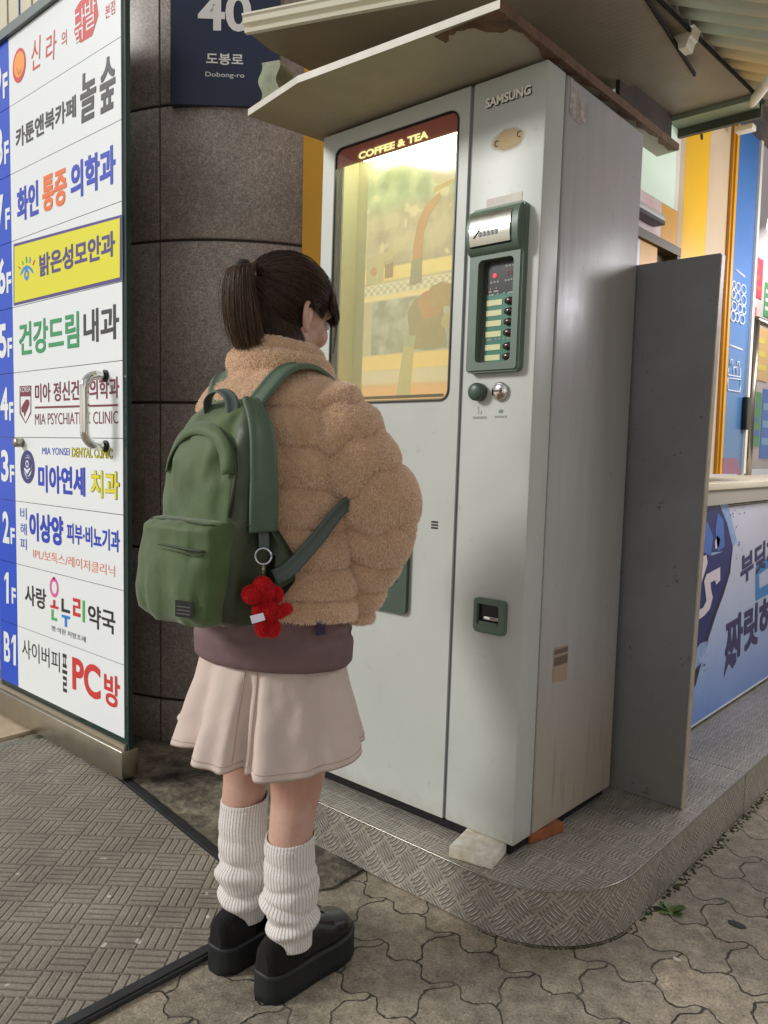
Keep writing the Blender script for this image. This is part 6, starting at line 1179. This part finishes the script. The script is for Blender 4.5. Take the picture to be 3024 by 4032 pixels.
g = MB(); g.loft([brow(z, XC, *[np.interp(z, [b_[0] for b_ in BZ], [b_[i] for b_ in BZ]) for i in (1, 2, 3)], seed=2.0, amp=.011) for z in bzs], NYL); mc = g.build('main_compartment', bag); mc.data.materials.append(NYLD)
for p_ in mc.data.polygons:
    if p_.index < 64*(len(bzs)-1) and (p_.index % 64 >= 57 or p_.index % 64 <= 10): p_.material_index = 1  # gusset faces take the darker nylon as painted-in shade
PZ = [(.778, .066, -.20, -.258), (.783, .085, -.20, -.279), (.80, .097, -.20, -.292), (.84, .103, -.20, -.299), (.89, .103, -.20, -.297), (.93, .102, -.20, -.292), (.950, .099, -.20, -.292), (.9605, .094, -.20, -.276), (.964, .075, -.20, -.26)]
pzs = np.concatenate([[.778, .780, .783, .79], np.arange(.80, .945, .006), [.950, .955, .958, .9605, .9625, .964]])
g = MB(); g.loft([brow(z, XC-.002, *[np.interp(z, [b_[0] for b_ in PZ], [b_[i] for b_ in PZ]) for i in (1, 2, 3)], ex=3.0, seed=7.0, amp=.010) for z in pzs], NYL); pk = g.build('front_pocket', bag)
def onface(x, z, PZ_, ex=2.6, off=0.0):
    hw_, yb, yf = (np.interp(z, [b_[0] for b_ in PZ_], [b_[i] for b_ in PZ_]) for i in (1, 2, 3)); ca = min(1, abs((x-XC)/hw_))**(ex/2); sa_ = math.sqrt(max(0, 1-ca*ca)); return (yb+yf)/2-abs(yb-yf)/2*sa_**(2/ex)-off
g = MB()
for z_, r0 in ((.913, .0022), (.906, .0012), (.955, .0016)):
    g.tube([(x, onface(x, z_+.006*math.sin((x+.1)*14), PZ, 3.0, .0022), z_+.006*math.sin((x+.1)*14)) for x in np.linspace(-.088, .098, 30)], r0, PIPE, 6)
g.build('pocket_seam', pk)
# arched zip flap on the main face and the piping where face meets gusset
arc_ = []
for a in np.linspace(0, math.pi, 40):
    x = XC+.098*math.cos(a); z = 1.02+.105*math.sin(a)**0.8; arc_.append((x, onface(x, z, BZ, 2.6, .003), z))
arc_ = [(arc_[0][0], onface(arc_[0][0], .97, BZ, 2.6, .003), .97)]+arc_+[(arc_[-1][0], onface(arc_[-1][0], .97, BZ, 2.6, .003), .97)]
g = MB(); g.tube(arc_, .0032, PIPE, 8); g.build('arched_seam', bag)
flap = []
for a in np.linspace(0.15, math.pi-.15, 30):
    r0 = []; 
    for s_ in (0, .5, 1): x = XC+(.098-.018*s_)*math.cos(a); z = 1.02+(.108-.022*s_)*math.sin(a)**0.8; r0.append((x, onface(x, z, BZ, 2.6, .0055-.003*abs(s_-.5)*0), z))
    flap.append(r0)
g = MB(); g.loft(flap, NYL, False, False, closed=False); fo = g.build('zip_flap', bag); sm_ = fo.modifiers.new('t', 'SOLIDIFY'); sm_.thickness = .003
def ribbon(mb, pts, nrm_, w, th, m, n=26, ww=None):
    P = smooth_path(pts, n); Nn = smooth_path(nrm_, n); rows = []
    for i, p in enumerate(P):
        t = (P[min(i+1, n-1)]-P[max(i-1, 0)]).normalized(); nn_ = (Nn[i]-t*Nn[i].dot(t)).normalized(); s_ = t.cross(nn_); w_ = (np.interp(i/(n-1), np.linspace(0, 1, len(ww)), ww) if ww else w)/2
        rows.append([p+s_*x_*w_+nn_*y_*th for x_, y_ in ((-1, .1), (-.92, .7), (-.5, 1), (-.46, .8), (.46, .8), (.5, 1), (.92, .7), (1, .1), (.9, -.1), (-.9, -.1))])
    mb.loft(rows, m)
for s_ in (1, -1):
    g = MB(); ribbon(g, [(s_*.045+XC, -.150, 1.150), (s_*.068-.014, -.122, 1.185), (s_*.092-.036, -.072, 1.228), (s_*.100-.044, .0, 1.230), (s_*.108-.044, .075, 1.17), (s_*.115-.044, .135, 1.10), (s_*.12-.044, .150, .98)], [(0, -.8, .9), (0, -.8, .8), (s_*.1, -.5, .9), (s_*.2, .1, 1), (s_*.2, .8, .6), (0, 1, .1), (0, 1, 0)], .050, .010, PAD, 40); g.build('shoulder_strap', bag)
    g = MB(); ribbon(g, [(s_*.112+XC*.5, -.150, .862), (s_*.136-.006, -.126, .878), (s_*.183-.036, -.082, .925), (s_*.200-.044, -.020, .985), (s_*.185-.044, .06, 1.0), (s_*.13-.044, .155, .985)], [(s_*.6, -.8, 0), (s_*.7, -.7, 0), (s_*.9, -.45, 0), (s_*1, 0, 0), (s_*.8, .6, 0), (0, 1, 0)], .028, .003, WEB, 26); g.build('webbing_strap', bag)
    g = MB(); wp = [(s_*.096+XC, -.160, .958), (s_*.112+XC*.5, -.146, .935), (s_*.131, -.124, .893), (s_*.130, -.122, .853), (s_*.112+XC*.5, -.152, .805), (s_*.096+XC, -.188, .782)]
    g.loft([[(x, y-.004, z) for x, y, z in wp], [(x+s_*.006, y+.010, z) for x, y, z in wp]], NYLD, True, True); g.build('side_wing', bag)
g = MB(); ribbon(g, [(.056+XC, -.176, 1.168), (.098+XC, -.182, 1.116), (.116+XC, -.186, 1.04), (.123+XC, -.188, .99), (.125+XC, -.188, .945)], [(.4, 0, .9), (.9, -.1, .4), (1, -.1, .1), (1, -.1, 0), (1, -.1, 0)], .058, .007, PAD, 26, [.034, .05, .056, .058, .056]); g.build('side_pad', bag)
g = MB(); g.tube([(.122+XC, -.190+x_, .958) for x_ in np.linspace(-.028, .028, 6)], .0016, PIPE, 5); ribbon(g, [(.122+XC, -.185, .945), (.126+XC, -.185, .930), (.127+XC, -.185, .915)], [(1, 0, 0)]*3, .022, .002, WEB, 8); g.build('key_loop', bag)
g = MB(); ribbon(g, [(-.035+XC, -.195, 1.140), (-.022+XC, -.205, 1.170), (.008+XC, -.205, 1.182), (.038+XC, -.202, 1.166), (.052+XC, -.205, 1.120)], [(-.6, -.5, .4), (-.4, -.4, .8), (0, -.3, 1), (.4, -.4, .8), (.6, -.6, .3)], .024, .003, WEB, 24); g.build('grab_handle', bag)
g = MB(); zl_ = .808; lx0, lx1 = .052, .088; yl = onface(.07, .815, PZ, 3.0, .0045)
y0_, y1_ = onface(lx0, .815, PZ, 3.0, .0062), onface(lx1, .815, PZ, 3.0, .0062)
g.add([(lx0, y0_, .803), (lx1, y1_, .803), (lx1, y1_-.001, .831), (lx0, y0_-.001, .831)], [(0, 1, 2, 3)], mat('label_black', RGB(22, 22, 24), 0.6)); lb = g.build('woven_label', pk)
g = MB()
for z_ in (.808, .814, .820): 
    q = lambda f: (lx0+.004+(lx1-lx0-.008)*f, y0_+(y1_-y0_)*(.1+.8*f)-.0016)
    a, b_ = q(0), q(1); g.add([(*a, z_), (*b_, z_), (*b_, z_+.0022), (*a, z_+.0022)], [(0, 1, 2, 3)], mat('label_grey', RGB(88, 88, 84), 0.6))
g.build('label_print', lb)

for o_ in list(bpy.data.objects):
    r0 = o_
    while r0.parent: r0 = r0.parent
    if r0 is bag and o_.type == 'MESH' and not o_.name.startswith(('shoulder_strap', 'webbing')):
        for v in o_.data.vertices: v.co.x += (v.co.z-0.97)*0.08
# red plush charm hanging from the bag's ring
RED = hairmat('plush_red', (0.50, 0.006, 0.010), (0.80, 0.022, 0.028), 0.7); REDB = mat('plush_base', (0.55, 0.010, 0.014, 1), 0.9)
KX, KY, KZ = .140+.048, -.192+.008, .905
charm = empty('plush_charm', 'small red plush animal charm hanging from a steel ring on the green backpack', 'charm', (BX+KX, BY+KY, ZG+KZ))
g = MB(); dv_ = Vector((.664*0.3, -.747*0.3, 0)); e1 = Vector((.747, .664, 0)).normalized()
g.tube([e1*.0135*math.cos(a)+Vector((0, 0, .0135*math.sin(a))) for a in np.linspace(0, 2*math.pi, 28)], .0019, mat('ring_steel', RGB(200, 205, 215), 0.2, 0.9), 8); g.build('split_ring', charm)
g = MB(); g.tube([(0, 0, -.014), (.001, 0, -.020), (0, 0, -.026), (0, 0, -.034)], .0018, mat('swivel_brass', RGB(160, 150, 130), 0.3, 0.8), 8); g.ell((0, 0, -.022), (.0032, .0032, .004), MATS['swivel_brass']); g.build('swivel', charm)
g = MB(); A_ = lambda a, z, d=0.0: tuple(e1*a+Vector((.66, -.75, 0))*d+Vector((0, 0, z)))
for (a, z, d), rr in (((.0, -.048, .006), (.014, .014, .014)), ((-.016, -.062, .010), (.017, .015, .0135)), ((.004, -.060, .002), (.017, .016, .018)), ((.010, -.090, .004), (.0175, .015, .020)), ((.028, -.092, .006), (.013, .009, .009)), ((.040, -.086, .006), (.010, .008, .008)), ((.002, -.118, .006), (.011, .012, .015)), ((.018, -.120, .004), (.010, .011, .014)), ((-.006, -.088, .010), (.009, .009, .010)), ((.022, -.064, -.004), (.012, .008, .012))): g.ell(A_(a, z, d), rr, REDB, 16, 10)
pb = remesh(g.build('plush_body', charm), .0016, 2)
me = pb.data; me.calc_loop_triangles(); tri = np.array([t.vertices[:] for t in me.loop_triangles]); V = np.array([v.co[:] for v in me.vertices]); NRM = np.array([n_.vector[:] for n_ in me.vertex_normals])
strands('plush_pile', pile(tri, V, NRM, 14000, .0038, .35, np.random.default_rng(8), k_=3), .00045, RED, pb, .3)
g = MB(); o_ = Vector(A_(-.014, -.110, .022)); g.add([o_, o_+e1*.022+Vector((0, 0, .007)), o_+e1*.018+Vector((0, 0, .019)), o_-e1*.004+Vector((0, 0, .013))], [(0, 1, 2, 3)], mat('cloth_tag', RGB(226, 220, 238), 0.5)); tg = g.build('cloth_tag', charm)
